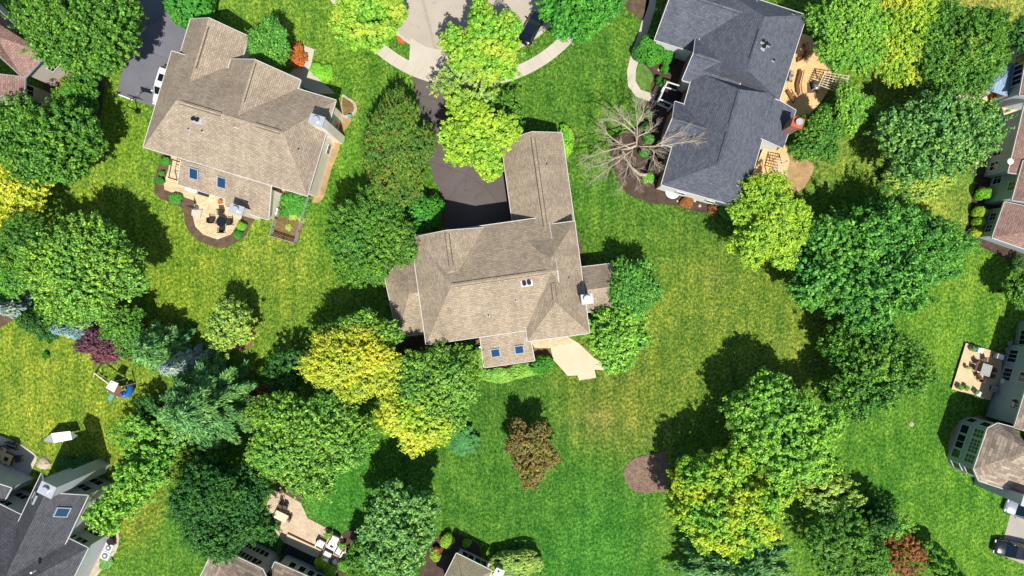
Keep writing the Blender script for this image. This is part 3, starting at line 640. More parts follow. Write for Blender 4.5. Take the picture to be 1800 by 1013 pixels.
# H3: slate-grey house, upper right
h = House("dark slate grey house with red brick gable and chimney beside the sunlit deck", (1280, 190), "shingle_slate", "siding_white", "slate_vent")
u1 = h.wing((1418, 27), (1370, 176), 166, 5.5, 3.9, 3.6, 0.6)
lb = h.wing((1363, 165), (1305.6, 366), 149, 5.45, 3.6, 2.0, 3.3)
w1 = h.wing((1150.4, 70.4), (1290, 114), -140, 4.6, 3.2, 0, 0.0)
w2 = h.wing((1199, 141), (1290, 170), -78, 5.35, 2.1, 0, 0)
w4 = h.wing((1163, 253), (1262, 284), -78, 5.35, 2.1, 0, 0)
for (w_, a, b) in ((u1, .25, .78), (lb, .03, .45), (lb, .58, .98), (w1, .3, .92), (w2, .05, .9), (w4, .1, .9)): h.ridge(w_, a, b)
EB = [(1356, 178, 5.75), (1330, 252, 5.75), (1376.5, 261, 4.9), (1399, 194, 4.9)]
EB = [(1360, 171, 5.64), (1399, 194, 4.1), (1376.5, 261, 4.1), (1337.5, 243, 5.64)]
h.poly([EB], EB, eaves=[(EB[0], EB[1]), (EB[1], EB[2]), (EB[2], EB[3])])
h.finish()
h.vent(1340, 74, .14, .4); h.vent(1346, 78, .17, .3); h.vent(1341, 84, .17, .4); h.vent(1351, 81, .08, .3); h.vent(1359, 107, .09, .3); h.vent(1394, 25, .09, .25); h.vent(1296, 325, .08, .2)
h.chimney(1402, 216, 7.2, 1.15, 1.0, -.31, "brick_red", "terracotta", pot=.3)
h.winrow(lb, 1, (1.6, 4.2), (.3, .72), 1.1, 1.2); h.winrow(lb, 2, (1.5, 4.2), (.25,), 1.3, 1.2, 2, 2); h.winrow(u1, 0, (1.5, 4.2), (.3, .6)); h.winrow(w1, 3, (1.5,), (.5,), 3.0, 1.8, 4)
h.winrow(w2, 3, (1.6, 4.2), (.5,), 1.3, 1.2); h.winrow(w4, 3, (1.6, 4.2), (.5,), 1.3, 1.2); h.winrow(lb, 2, (1.5, 4.2), (.12,), 1.2, 1.2)
ga = w1['w'][0].copy(); gb = w1['w'][3].copy()
M().box(((ga + gb) / 2).to_2d().to_3d() + Vector((0, 0, 2.1)), (.12, (ga - gb).length - .1, 4.2), ax=(w1['d'], w1['n'], Vector((0, 0, 1)))).build("brick_facing", "brick_red", h.root)
for w_ in (w2, w4, lb):
    a, b = (w_['w'][0], w_['w'][3]) if w_ is not lb else (w_['w'][2], w_['w'][3])
    d_ = (b - a).normalized(); n_ = Vector((d_.y, -d_.x, 0)); cen = sum(w_['w'], Vector()) / 4
    if n_.dot((a + b) / 2 - cen) < 0: n_ = -n_
    c_ = (a + b) / 2 + n_ * .04; M().box((c_.x, c_.y, 2.4), ((a - b).length + .1, .1, 4.8), ax=(d_, n_, Vector((0, 0, 1)))).build("brick_facing", "brick_red", h.root)
H3 = h

# H4: right edge, grey-green siding
h = House("grey green sided house with brown shingles at the right edge behind round bushes", (1790, 330), "shingle_red", "siding_grey_green", "dark_vent")
a1 = h.wing((1744, 418), (1766, 355), 150, 3.4, 2.6, 3.0, 0)
a2 = h.wing((1779, 352), (1799, 282), 150, 5.5, 3.2, 0, 0)
a3 = h.wing((1772, 303.5), (1802, 180), 26, 4.9, .35, 0, 0, ridge_off=.5)
a4 = h.wing((1792, 168), (1812, 60), 150, 5.6, 3.0, 0, 2)
h.finish()
h.winrow(a1, 0, (1.6,), (.3, .72), 1.0, 1.1, 2, 2); h.winrow(a2, 0, (1.3,), (.22,), 1.6, 1.5, 2, 2); h.winrow(a2, 0, (4.2,), (.6,), 1.2, 1.3); h.winrow(a3, 0, (1.5,), (.3, .62, .86), 1.1, 1.4, 2, 2); h.winrow(a4, 0, (1.4, 4.1), (.1, .3, .5, .7), 1.2, 1.7)
p, n, t, u = h.frame(1775, 287); M().tube([p, p + Vector((-.1, 0, .5)), p + Vector((-.35, .1, .75))], .03, 6).build("dish_arm", "grey_trim", h.root)
dm = M(); dm.dome((p.x - .4, p.y + .1, p.z + .65), .38, .12, 16, 4); dm.build("satellite_dish", "white_plastic", h.root, smooth=True)
H4 = h

# H5: lower right, mixed shingles with glazed bay
h = House("grey green sided house with mottled tan roof and glazed two storey bay", (1770, 760), "shingle_mixed", "siding_grey_green", "dark_vent")
b1 = h.wing((1782.6, 752), (1828, 604), 170, 5.5, 3.2, 0, 2.0)
b2 = h.wing((1829, 660), (1850, 560), 170, 5.7, 3.0, 0, 2.0)
AP = (1812, 792, 8.3)
bay = [(1782.6, 751.7, 5.5), (1754, 744, 5.5), (1736, 753, 5.5), (1711.5, 825, 5.5), (1720.7, 845.6, 5.5), (1762, 859, 5.5), (1860, 893, 5.5)]
h.poly([[bay[0], bay[1], AP], [bay[1], bay[2], AP], [bay[2], bay[3], AP], [bay[3], bay[4], AP], [bay[4], bay[5], bay[6], (1880, 812, 8.3), AP]], eaves=[(bay[i], bay[i + 1]) for i in range(6)])
q = []
for p_ in bay[:6] + [(1856, 889, 5.5), (1880, 780, 5.5)]:
    v = P(*p_); c_ = P(1812, 800, 5.5); vv = (c_ - v); vv.z = 0; q.append(v + vv.normalized() * .35)
for k in range(len(q)):
    a, b = q[k], q[(k + 1) % len(q)]; h.wall.face([(a.x, a.y, -.1), (b.x, b.y, -.1), (b.x, b.y, 5.4), (a.x, a.y, 5.4)])
h.finish()
for (z, hh_, g_) in ((1.5, 1.5, "glass_dark"), (4.0, 1.7, "glass_green")):
    for (t_, ww, cc) in ((.17, 1.1, 1), (.5, 1.75, 2), (.83, 1.1, 1)):
        h.window(q[2], q[3], t_, z, ww, hh_, cc if g_ == "glass_dark" else cc * 2, 1 if g_ == "glass_dark" else 3, g_)
    h.window(q[1], q[2], .5, z, .9, hh_, 1, 1); h.window(q[0], q[1], .5, z, 1.3, hh_, 2, 1)
    h.window(q[3], q[4], .5, z, .9, hh_, 1, 1); h.window(q[4], q[5], .4, z, 1.4, 1.4, 3, 1)
h.winrow(b1, 0, (1.4,), (.15, .4), 1.6, 1.5, 3); h.winrow(b1, 0, (4.2,), (.12, .4, .75), 1.2, 1.6, 2); h.winrow(b2, 0, (1.5, 4.3), (.35, .7), 1.8, 1.5, 3)
h.chimney(1812, 884, 8.0, 2.0, 1.1, -.3, "siding_grey", pot=.25)
H5 = h

# H6: lower left
h = House("charcoal roofed grey house with white capped chimney in the lower left corner", (60, 930), "shingle_charcoal", "siding_grey", "slate_vent")
c1 = h.wing((155, 963.6), (-60, 857), -260, 5.5, 6.2, 6.5, 0)
c2 = h.wing((73, 832), (0, 985), -91, 5.9, 3.3, 0, 0)
c3 = h.wing((20, 858), (8, 880), 110, 4.8, 1.4, 0, 0)
h.finish()
h.skylight(62, 875, 1.0, 1.1, "glass_dark"); h.skylight(109, 899.5, 1.1, 1.4)
h.chimney(83, 861, 10.2, 1.6, 1.2, -.45, "siding_grey", pot=.3)
h.winrow(c1, 0, (1.5, 4.2), (.08, .18, .55, .75), 1.3, 1.3); h.winrow(c2, 3, (1.6, 4.0), (.25, .75), 1.5, 1.4); h.winrow(c1, 3, (1.5, 4.2), (.1, .2))
M().cyl(P(62, 1003, 8.4), .12, .7, 8).build("roof_vent", "white_plastic", h.root)
H6 = h

# H7: bottom, blue-grey siding
h = House("blue grey sided house with mottled roof and many windows at the bottom edge", (450, 1020), "shingle_mixed", "siding_grey_green", "dark_vent")
AP = (440, 1060, 8.0); bb = [(340, 1040, 5.5), (370, 977, 5.5), (395.7, 969, 5.5), (461.7, 1000.5, 5.5), (478, 1036, 5.5), (470, 1080, 5.5)]
h.poly([[bb[i], bb[(i + 1) % 6], AP] for i in range(6)], eaves=[(bb[i], bb[(i + 1) % 6]) for i in range(6)])
q = []
for p_ in bb:
    v = P(*p_); c_ = P(425, 1040, 5.5); vv = c_ - v; vv.z = 0; q.append(v + vv.normalized() * .35)
for k in range(len(q)):
    a, b = q[k], q[(k + 1) % len(q)]; h.wall.face([(a.x, a.y, -.1), (b.x, b.y, -.1), (b.x, b.y, 5.4), (a.x, a.y, 5.4)])
d1 = h.wing((483, 988), (590, 1035), 130, 3.9, 3.0, 2.6, 2.6)
h.finish()
for z in (1.6, 4.1):
    h.window(q[2], q[1], .5, z, .8, 1.4, 1); h.window(q[3], q[2], .25, z, 1.2, 1.4, 2); h.window(q[3], q[2], .6, z, 1.9, 1.4, 4); h.window(q[3], q[2], .88, z, .8, 1.4, 1)
    h.window(q[1], q[0], .5, z, 1.2, 1.4, 2); h.window(q[4], q[3], .5, z, 1.0, 1.4, 1)
h.winrow(d1, 0, (2.3,), (.15, .3, .45, .62, .8), .85, 1.8, 1)
H7 = h

# H8: bottom centre pavilion, beige hip roof
h = House("small beige hip roofed sunroom at the bottom edge beside yellow shrubs", (820, 1020), "shingle_beige", "siding_greige", "dark_vent", cat="sunroom")
e1 = h.wing((802.4, 972.5), (865, 1003.7), 75, 3.4, 1.6, 2.5, 2.5)
h.finish(); h.winrow(e1, 0, (1.5,), (.25, .7), 1.6, 1.5, 2); h.winrow(e1, 3, (1.5,), (.3, .7), 1.4, 1.5)
h.chimney(877, 1007, 3.2, .8, .7, -.45, "siding_white", pot=.15)

# H0: top left, pinkish brown
h = House("pinkish brown shingled house in the upper left corner with sunlit greige wall", (40, 90), "shingle_red", "siding_greige", "dark_vent", "grey_trim")
f1 = h.wing((42, 138.6), (82, 95), -190, 5.5, 3.0, 3.0, 3.0)
f2 = h.wing((43, 172), (44, 136), -170, 5.4, 2.4, 0, 0)
h.finish(); h.winrow(f1, 0, (2.7,), (.78,), 1.3, 1.1, 3, 2); h.winrow(f2, 0, (4.0,), (.5,))

# ------------------------------------------------------------------ trees: leaf-sized faces gathered in clumps
def unit(v): return v / np.maximum(1e-9, np.linalg.norm(v, axis=-1, keepdims=True))
def leaves_mesh(name, C, N, T, a, b, fold=0.25):
    """leaf faces: centres C, normals N, long axis T, half sizes a (long) b (wide); each leaf a folded rhombus"""
    n = len(C); N = unit(N); T = unit(T - N * np.sum(T * N, 1, keepdims=True)); S = np.cross(N, T)
    a = a[:, None]; b = b[:, None]
    p0 = C - T * a; p2 = C + T * a; p1 = C + S * b + N * b * fold; p3 = C - S * b + N * b * fold
    V = np.stack([p0, p1, p2, p3], 1).reshape(-1, 3).astype(np.float32)
    me = bpy.data.meshes.new(name); me.vertices.add(n * 4); me.vertices.foreach_set("co", V.ravel())
    me.loops.add(n * 4); me.loops.foreach_set("vertex_index", np.arange(n * 4, dtype=np.int32))
    me.polygons.add(n); me.polygons.foreach_set("loop_start", np.arange(0, n * 4, 4, dtype=np.int32))
    me.update(calc_edges=True); me.validate(); return me
def fib(n, zmin=-1.0):
    k = np.arange(n) + .5; z = 1 - (1 - zmin) * k / n; r = np.sqrt(np.maximum(0, 1 - z * z)); t = k * 2.399963
    return np.stack([r * np.cos(t), r * np.sin(t), z], 1)
def crown_broad(name, R, seed, lobes=14, lobe_r=0.42, flat=0.8, clump=0.55, leaf=0.16, per=60, long=1.0, open_=0.0, wild=0.12, dens=1.0, spread=0.62, tuft=0, irr=.10, given=None):
    """broad-leaved crown: lobes on a dome, leaf clumps over the lobes, leaves in the clumps. Centre at z=0"""
    g = np.random.default_rng(seed)
    d = fib(lobes, -0.25); d = unit(d + g.normal(0, .16, d.shape)); rr = R * spread * (1 + g.uniform(-.18, .14, (lobes, 1)))
    Lc = d * rr; Lr = R * lobe_r * (1 + g.uniform(-.22, .25, lobes))
    Lc = np.vstack([Lc, [[0, 0, R * .12]]]); Lr = np.append(Lr, R * .62)
    if given is not None: Lc = np.array([q_[:3] for q_ in given]); Lr = np.array([q_[3] for q_ in given]); irr = 0
    Cs = []; Ns = []; core = []
    for i in range(len(Lr)):
        if tuft:
            k0 = int(4 * math.pi * (Lr[i] * .80) ** 2 / (math.pi * (clump * 1.2) ** 2) * 1.1) + 6; q0 = fib(k0); q0 = unit(q0 + g.normal(0, .1, q0.shape))
            pp = Lc[i] + q0 * Lr[i] * .80; d0 = np.linalg.norm(pp[:, None, :] - Lc[None], axis=2) - Lr[None] * .74; d0[:, i] = 1
            pp = pp[(d0.min(1) > 0) & (pp[:, 2] > -R * .4)]; core.append(pp)
        k = int(dens * 2.6 * 4 * math.pi * Lr[i] ** 2 / (math.pi * clump ** 2) * .5)
        q = fib(max(k, 8)); q = unit(q + g.normal(0, .10, q.shape)); rad = Lr[i] * (1 + g.normal(0, wild, (len(q), 1)))
        pos = Lc[i] + q * rad
        dd = np.linalg.norm(pos[:, None, :] - Lc[None], axis=2) - Lr[None] * .86; dd[:, i] = 1
        keep = (dd.min(1) > 0) & (pos[:, 2] > -R * .55) & (g.random(len(q)) > open_)
        # some inner clumps
        keep2 = (dd.min(1) <= 0) & (g.random(len(q)) < .14) & (pos[:, 2] > -R * .3)
        Cs.append(pos[keep | keep2]); Ns.append(q[keep | keep2])
    Cc = np.vstack(Cs); Nc = np.vstack(Ns); m = len(Cc)
    if tuft: nc = len(np.vstack(core)); core = np.vstack(core)
    q9 = np.percentile(np.linalg.norm(Cc[:, :2], axis=1), 97) + clump * .55
    if given is not None: q9 = R * 1.07
    Cc = Cc * (R / q9); Lc = Lc * (R / q9)
    if tuft: core = core * (R / q9)
    ph = g.uniform(0, 6.28, 4)
    def warp(X):
        az = np.arctan2(X[:, 1], X[:, 0]); f_ = (1.07 if given is None else 1.0) * (1 + irr * (.55 * np.sin(2 * az + ph[0]) + .5 * np.sin(3 * az + ph[1]) + .45 * np.sin(5 * az + ph[2]) + .3 * np.sin(8 * az + ph[3])))
        return X * np.stack([f_, f_, np.ones_like(f_)], 1)
    Cc = warp(Cc); Lc = warp(Lc)
    if tuft: core = warp(core)
    out = unit(unit(Cc + np.array([0, 0, R * .25])) * .55 + Nc * .5 + np.array([0, 0, .25]))
    size = clump * (1 + g.uniform(-.3, .35, m))
    idx = np.repeat(np.arange(m), per); k = len(idx)
    o = unit(g.normal(0, 1, (k, 3))) * (g.random((k, 1)) ** .45)
    on = out[idx]; al = np.sum(o * on, 1, keepdims=True); o = o - on * al + on * al * long
    o = np.where(al < 0, o * .75, o)
    C = Cc[idx] + o * size[idx][:, None]
    N = unit(unit(o + on * .5) * .5 + on * .45 + g.normal(0, .42, (k, 3)) + np.array([0, 0, .2]))
    T = g.normal(0, 1, (k, 3)) * .7 + on * long * .6 + np.array([0, 0, -.3])
    if tuft:
        ci = np.repeat(np.arange(nc), 16); kc = len(ci)
        C2 = core[ci] + g.normal(0, clump * .65, (kc, 3)); C = np.vstack([C, C2]); N = np.vstack([N, unit(g.normal(0, .7, (kc, 3)) + [0, 0, .6])]); T = np.vstack([T, g.normal(0, 1, (kc, 3))]); k += kc
    s = leaf * (1 + g.uniform(-.35, .45, k)); C[:, 2] *= flat
    if tuft: s[-kc:] *= 1.5
    return leaves_mesh(name, C, N, T, s * 1.25, s * .75), Lc * [1, 1, flat]
def crown_frond(name, R, seed, hgt=1.6, nb=70, leaf=0.16, droop=0.25, dens=1.0, taper=0.9, tuft=0.34, up=.15, shape=1.0):
    """conifer-like crown: tiers of branches from the stem, sprays of leaves along each. Base at z=0, top at hgt*R"""
    g = np.random.default_rng(seed); C = []; T = []
    Ht = hgt * R
    for i in range(nb):
        f = (i + .5) / nb; z = Ht * (f ** shape) * .97; L = R * (1 - f ** (1.0 + taper) * .96) * g.uniform(.72, 1.08)
        L = max(L, R * .10); az = i * 2.399963 + g.uniform(-.35, .35); d = np.array([math.cos(az), math.sin(az), 0.0]); sd = np.array([-d[1], d[0], 0])
        n = max(4, int(L / (tuft * .62)))
        t = (np.arange(n) + .7) / n; t = t[t > .22]
        wid = tuft * (1.9 * np.sin(np.clip(t * 1.08, 0, 1) * math.pi) ** .7 + .25)
        for tt, w_ in zip(t, wid):
            c = d * L * tt + np.array([0, 0, z + L * (up * tt - droop * tt * tt)])
            for s_ in (-1, 0, 1):
                cc = c + sd * s_ * w_ * g.uniform(.6, 1.15) * min(1, R / 3); k = max(2, int(9 * dens))
                C.append(cc + g.normal(0, tuft * .30, (k, 3)) * [1, 1, .5]); T.append(np.tile(d * 1.0 + sd * s_ * .75, (k, 1)) + g.normal(0, .3, (k, 3)))
    C = np.vstack(C); T = np.vstack(T); k = len(C)
    N = unit(np.array([0, 0, 1.0]) + g.normal(0, .42, (k, 3)) + unit(C * [1, 1, 0]) * .35)
    s = leaf * (1 + g.uniform(-.3, .5, k)); return leaves_mesh(name, C, N, T, s * 1.8, s * .5), None
def trunk_mesh(name, h, r, tips, seed, top=None):
    q = random.Random(seed); m = M(); top = top or h
    pts = [(0, 0, -.1), (q.uniform(-.1, .1) * h * .2, q.uniform(-.1, .1) * h * .2, top * .35), (0, 0, top * .7), (0, 0, top)]
    m.tube(pts, [r * 1.25, r * .9, r * .6, r * .25], 8)
    for t in tips:
        t = Vector(t); s_ = Vector((0, 0, top * q.uniform(.3, .55))); mid = s_.lerp(t, .5) + Vector((0, 0, (t.z - s_.z) * .12))
        m.tube([s_, mid, t], [r * .5, r * .3, r * .1], 6)
    me = bpy.data.meshes.new(name); me.from_pydata([tuple(v) for v in m.v], [], m.f); me.update()
    for p in me.polygons: p.use_smooth = True
    me.materials.append(MATS["bark"]); return me
LM = leafmat
LM("leaf_mid", [(52, 92, 34), (82, 132, 46), (118, 166, 64)]); LM("leaf_maple", [(64, 108, 42), (106, 156, 58), (156, 198, 86)])
LM("leaf_dark", [(34, 74, 34), (54, 104, 44), (84, 138, 60)]); LM("leaf_rich", [(52, 106, 44), (82, 144, 56), (122, 180, 80)]); LM("leaf_feather", [(66, 110, 50), (98, 148, 72), (138, 182, 98)])
LM("leaf_lime", gain=1.05, cols=[(120, 168, 46), (164, 206, 62), (196, 226, 86)]); LM("leaf_lime_yellow", gain=1.05, cols=[(120, 172, 50), (158, 202, 62), (190, 220, 80)], patch=(208, 216, 72), plow=.42, phigh=.66)
LM("leaf_yellow", gain=1.05, cols=[(152, 180, 44), (194, 208, 56), (220, 226, 84)]); LM("leaf_golden", gain=1.05, cols=[(160, 182, 44), (202, 212, 60), (230, 234, 104)])
LM("leaf_blue_green", [(66, 112, 60), (98, 150, 84), (138, 184, 114)]); LM("leaf_grey_green", [(72, 118, 60), (106, 154, 80), (144, 188, 106)])
LM("leaf_spruce", [(120, 146, 148), (152, 178, 178), (186, 204, 200)], trans=.1, gain=1.15); LM("leaf_olive", [(58, 92, 38), (88, 126, 48), (118, 152, 60)], patch=(160, 128, 62), pscale=1.1, plow=.60, phigh=.72)
LM("leaf_bronze", [(88, 94, 42), (118, 118, 58), (144, 138, 74)], patch=(140, 118, 70), pscale=1.2, plow=.45, phigh=.6); LM("leaf_purple", [(66, 38, 54), (104, 64, 84), (140, 96, 112)], trans=.15)
LM("leaf_orange", [(150, 78, 36), (182, 104, 50), (204, 134, 72)]); LM("leaf_rust", [(112, 70, 42), (142, 94, 58), (166, 118, 76)])
LM("leaf_shrub", [(44, 110, 40), (70, 142, 50), (98, 170, 64)]); LM("leaf_bright", [(86, 150, 40), (116, 184, 52), (148, 206, 70)]); LM("leaf_fresh", [(78, 134, 46), (118, 172, 62), (158, 200, 88)])
LM("leaf_soft", [(118, 150, 66), (146, 176, 80), (176, 198, 102)]); LM("leaf_arbor", [(42, 96, 34), (64, 132, 44), (96, 160, 58)]); LM("leaf_twotone", [(78, 138, 46), (116, 170, 58), (150, 196, 72)], patch=(204, 218, 62), pscale=.35, plow=.40, phigh=.68)
LM("leaf_limegreen", gain=1.1, cols=[(84, 150, 48), (130, 192, 58), (176, 218, 84)], patch=(184, 206, 74), pscale=.4, plow=.45, phigh=.65); LM("leaf_grass", [(40, 98, 46), (60, 128, 58), (90, 150, 76)]); LM("leaf_mid_orange", [(46, 92, 34), (74, 132, 46), (104, 164, 62)], patch=(206, 120, 46), pscale=.9, plow=.64, phigh=.7)
PROTO = {}
def proto(key):
    if key in PROTO: return PROTO[key]
    kind, size, var = key.split("_"); var = int(var); sd = var * 17 + len(kind)
    R = {"L": 7.0, "M": 3.8, "S": 1.9, "X": 0.9}[size]; big = {"L": 1.0, "M": .85, "S": .6, "X": .42}[size]
    per = {"L": 46, "M": 40, "S": 34, "X": 26}[size]
    if kind == "maple": me, tips = crown_broad(key, R, sd, 20 if size == "L" else 12, .34, .85, .30 * big, .105 * (big ** .5), 34, 2.4, .0, .10, dens=.30, spread=.68, tuft=1)
    elif kind == "cloud": me, tips = crown_broad(key, R, sd, 15 if size == "L" else 9, .33, .72, .40 * big, .115 * (big ** .5), 40, 1.4, .0, .16, dens=.42, spread=.70, tuft=1, irr=.17)
    elif kind == "open": me, tips = crown_broad(key, R, sd, 13 if size == "L" else 8, .31, .75, .38 * big, .120 * (big ** .5), 42, 1.6, .25, .26, dens=.50, spread=.72, irr=.16)
    elif kind == "ball": me, tips = crown_broad(key, R, sd, 8, .46, .9, .36 * big, .105 * (big ** .4), per, 1.0, .0, .03, spread=.5)
    elif kind == "fine": me, tips = crown_broad(key, R, sd, 24 if size == "L" else 12, .30, .80, .28 * big, .100 * (big ** .5), 34, 2.2, .05, .16, dens=.30, spread=.70, tuft=1)
    elif kind == "frond": me, tips = crown_frond(key, R, sd, 1.25, 110 if size == "L" else 64, .14 * (big ** .5), .22, 1.35, .9, .46 * (big ** .7), up=.35)
    elif kind == "spruce": me, tips = crown_frond(key, R, sd, 2.0, 120 if size == "L" else 80, .13 * (big ** .5), .25, 1.0, .35, .34 * (big ** .7), up=.1)
    elif kind == "column": me, tips = crown_frond(key, R, sd, 3.4, 90, .13 * (big ** .5), -.3, 1.0, 1.4, .3 * (big ** .7), up=.8)
    low = kind in ("frond", "spruce", "column")
    c = {"frond": 1.25, "spruce": 2.0, "column": 3.4}.get(kind, 0) * R
    PROTO[key] = (me, tips, R, low, c); me.materials.append(MATS["leaf_mid"]); return PROTO[key]
TRK = {}
def tree(label, px, py, rx, key, mat, top, ry=None, rot=None, group=None, cat="tree", name=None, base=None, rz=None):
    """px,py = middle of the crown in the photo, rx/ry its radii in photo pixels, top = height of the tree in metres"""
    ry = ry or rx; me, tips, R, low, Ht = proto(key)
    if low: hm = top * .38
    else:
        hm = top - .8 * (rx + ry) / 2 / PPM * .8
        if cat in ("shrub", "hedge") : hm = top * .5
        hm = max(hm, top * .45)
    g = P(px, py, hm); k = (H - hm) / H / PPM / R; sx, sy = rx * k, ry * k
    name = name or ("shrub" if cat == "shrub" else "tree")
    root = thing(name, (g.x, g.y, 0), label, cat, group, 0.0 if rz is None else rz)
    if low: sz = top / Ht; cz = 0.02 * top
    else: sz = (top - hm) / (R * .80) if cat != "shrub" else top / (R * 1.45); cz = hm if cat != "shrub" else top * .42
    c = bpy.data.objects.new("crown", me); col.objects.link(c); c.parent = root
    q = rnd.uniform(0, 6.283) if rot is None else rot
    c.location = (0, 0, cz)
    if abs(rx - ry) < 6: c.rotation_euler = (0, 0, q); c.scale = (sx, sx if abs(rx - ry) < 1 else sy, sz)
    else: c.rotation_euler = (0, 0, rnd.choice([0, math.pi])); c.scale = (sx, sy, sz)
    c.material_slots[0].link = 'OBJECT'; c.material_slots[0].material = MATS[mat]
    if cat != "shrub" or top > 2.5:
        tk = (key, round(top)); 
        if tk not in TRK:
            if low: TRK[tk] = trunk_mesh("trunk", top * .9, .12 + top * .014, [], 3, top * .9)
            else:
                s_ = [max(sx, .01)] * 3
                T_ = [(t[0] * sx * .8, t[1] * sy * .8, cz + t[2] * sz * .8) for t in (tips[::max(1, len(tips) // 7)] if tips is not None else [])]
                TRK[tk] = trunk_mesh("trunk", cz, .10 + top * .018, T_, 5, cz)
        t = bpy.data.objects.new("trunk", TRK[tk]); col.objects.link(t); t.parent = root
    elif name == "shrub":
        m = M()
        for a in range(4): m.tube([(0, 0, 0), (math.cos(a * 1.6) * sx * R * .35, math.sin(a * 1.6) * sx * R * .35, top * .45)], [.04, .02], 5)
        m.build("stem", "bark", root, world=False)
    return root
def lobed(label, name, mat, top, lobes, clump=.32, leaf=.11, per=36, long=1.6, dens=.42, wild=.14, open_=0.0, flat=1.0, tuft=1, seed=None):
    """a tree whose crown is a union of boughs given as (px, py, radius px) in the photo"""
    cx = sum(l[0] for l in lobes) / len(lobes); cy = sum(l[1] for l in lobes) / len(lobes); dm = max(math.hypot(l[0] - cx, l[1] - cy) + 1 for l in lobes)
    W = []
    for (x, y, r) in lobes:
        rw = r / PPM * .93; t = math.hypot(x - cx, y - cy) / dm; z = top - rw - top * .22 * t * t; p = P(x, y, z); W.append((p.x, p.y, z, rw * (H - z) / H))
    g = P(cx, cy, top * .6); root = thing("tree", (g.x, g.y, 0), label, "tree")
    R_ = max(math.hypot(w_[0] - g.x, w_[1] - g.y) + w_[3] for w_ in W); zc = min(w_[2] for w_ in W) - 1.0 + R_ * .0
    giv = [(w_[0] - g.x, w_[1] - g.y, w_[2] - zc, w_[3]) for w_ in W]
    me, tips = crown_broad("crown", R_, seed or int(cx), clump=clump, leaf=leaf, per=per, long=long, dens=dens, wild=wild, open_=open_, flat=flat, tuft=tuft, given=giv)
    me.materials.append(MATS[mat]); c = bpy.data.objects.new("crown", me); col.objects.link(c); c.parent = root; c.location = (0, 0, zc)
    t = bpy.data.objects.new("trunk", trunk_mesh("trunk", zc, .10 + top * .016, [(q_[0] * .85, q_[1] * .85, zc + q_[2] * .7) for q_ in giv], 5, zc)); col.objects.link(t); t.parent = root
    return root
T = tree
# --- upper left
lobed("large dark green tree filling the corner beside the blue asphalt driveway", "tree", "leaf_mid", 12, [(58, 28, 42), (110, 42, 48), (162, 50, 50), (205, 62, 42), (140, 98, 40), (222, 20, 34), (90, 80, 38), (192, 105, 28)], dens=.36, long=2.0)
T("small green tree with an orange tinged patch beside the greige wall", 140, 165, 40, "cloud_M_1", "leaf_mid_orange", 5, 34)
T("small orange leaved shrub in front of the greige wall", 126, 152, 13, "ball_S_1", "leaf_orange", 3.6, cat="shrub")
lobed("wide mid green tree on the left edge above the golden yellow tree", "tree", "leaf_mid", 11, [(38, 215, 48), (90, 238, 50), (132, 218, 42), (58, 288, 42), (118, 285, 40), (152, 252, 32), (20, 262, 36)], dens=.36, long=2.0)
T("bright golden yellow tree cut by the left edge", 22, 338, 64, "fine_M_2", "leaf_golden", 8, 60)
T("round green maple beside a deep round shadow on the left lawn", 158, 478, 106, "maple_L_1", "leaf_maple", 11.5, 92)
T("dark green tree between the golden tree and the round maple", 42, 428, 62, "open_L_2", "leaf_mid", 9.5, 50)
T("fresh green tree at the left edge above the blue spruce", 18, 486, 46, "fine_M_3", "leaf_rich", 7)
T("pale blue spruce at the left edge next to the mulch", 36, 540, 29, "spruce_S_1", "leaf_spruce", 8)
T("dark green conifer between the two pale blue spruces", 78, 562, 42, "frond_M_1", "leaf_dark", 6)
T("pale blue spruce left of the purple tree", 140, 576, 32, "spruce_S_2", "leaf_spruce", 7.5)
T("green tree tucked between the maple and the purple tree", 218, 575, 42, "cloud_M_2", "leaf_mid", 6)
T("purple leaved tree beside the swing set", 189, 604, 48, "maple_M_3", "leaf_purple", 5, 32)
T("green conifer right of the purple tree", 284, 612, 52, "frond_M_2", "leaf_blue_green", 8)
T("pale blue spruce in the middle of the tree belt", 326, 640, 32, "spruce_S_3", "leaf_spruce", 9)
T("broad blue green conifer with long boughs in the left tree belt", 366, 712, 96, "frond_L_1", "leaf_blue_green", 12, 88)
T("small dark conifer at the lawn edge below the blue slide", 262, 722, 26, "open_S_1", "leaf_dark", 4)
T("loose light green tree on the lawn edge below the blue green conifer", 262, 772, 56, "open_M_1", "leaf_fresh", 6, 46)
lobed("loose light green tree leaning over the grey house path", "tree", "leaf_fresh", 8, [(170, 908, 24), (205, 885, 32), (240, 852, 36), (274, 832, 26), (286, 806, 20), (226, 832, 22), (190, 930, 16)], long=1.5, open_=.15, wild=.24)
T("dense dark green tree over the bottom left patio", 392, 892, 86, "fine_L_3", "leaf_dark", 11, 84)
T("round green maple in the bottom left tree belt above the patio", 535, 772, 104, "maple_L_2", "leaf_maple", 12, 90)
T("thin olive tree between the blue green conifer and the dark green tree", 352, 818, 52, "open_M_2", "leaf_olive", 5, 34)
lobed("small yellow green tree standing alone on the left lawn", "tree", "leaf_soft", 6, [(392, 590, 27), (420, 562, 24), (400, 543, 18), (432, 590, 17), (380, 570, 16)], clump=.28, open_=.2, wild=.24)
T("rusty orange shrub between the conifer and the maple", 457, 690, 17, "open_S_2", "leaf_rust", 3.5, 20, cat="shrub")
T("dark green tree in the shade between the conifer and the yellow maple", 505, 655, 44, "open_M_4", "leaf_dark", 6, 40)
T("golden yellow maple left of the centre house patio", 620, 636, 82, "maple_L_3", "leaf_golden", 10.5, 68)
T("green maple standing behind the golden yellow maple", 640, 590, 64, "maple_M_1", "leaf_maple", 9, 46)
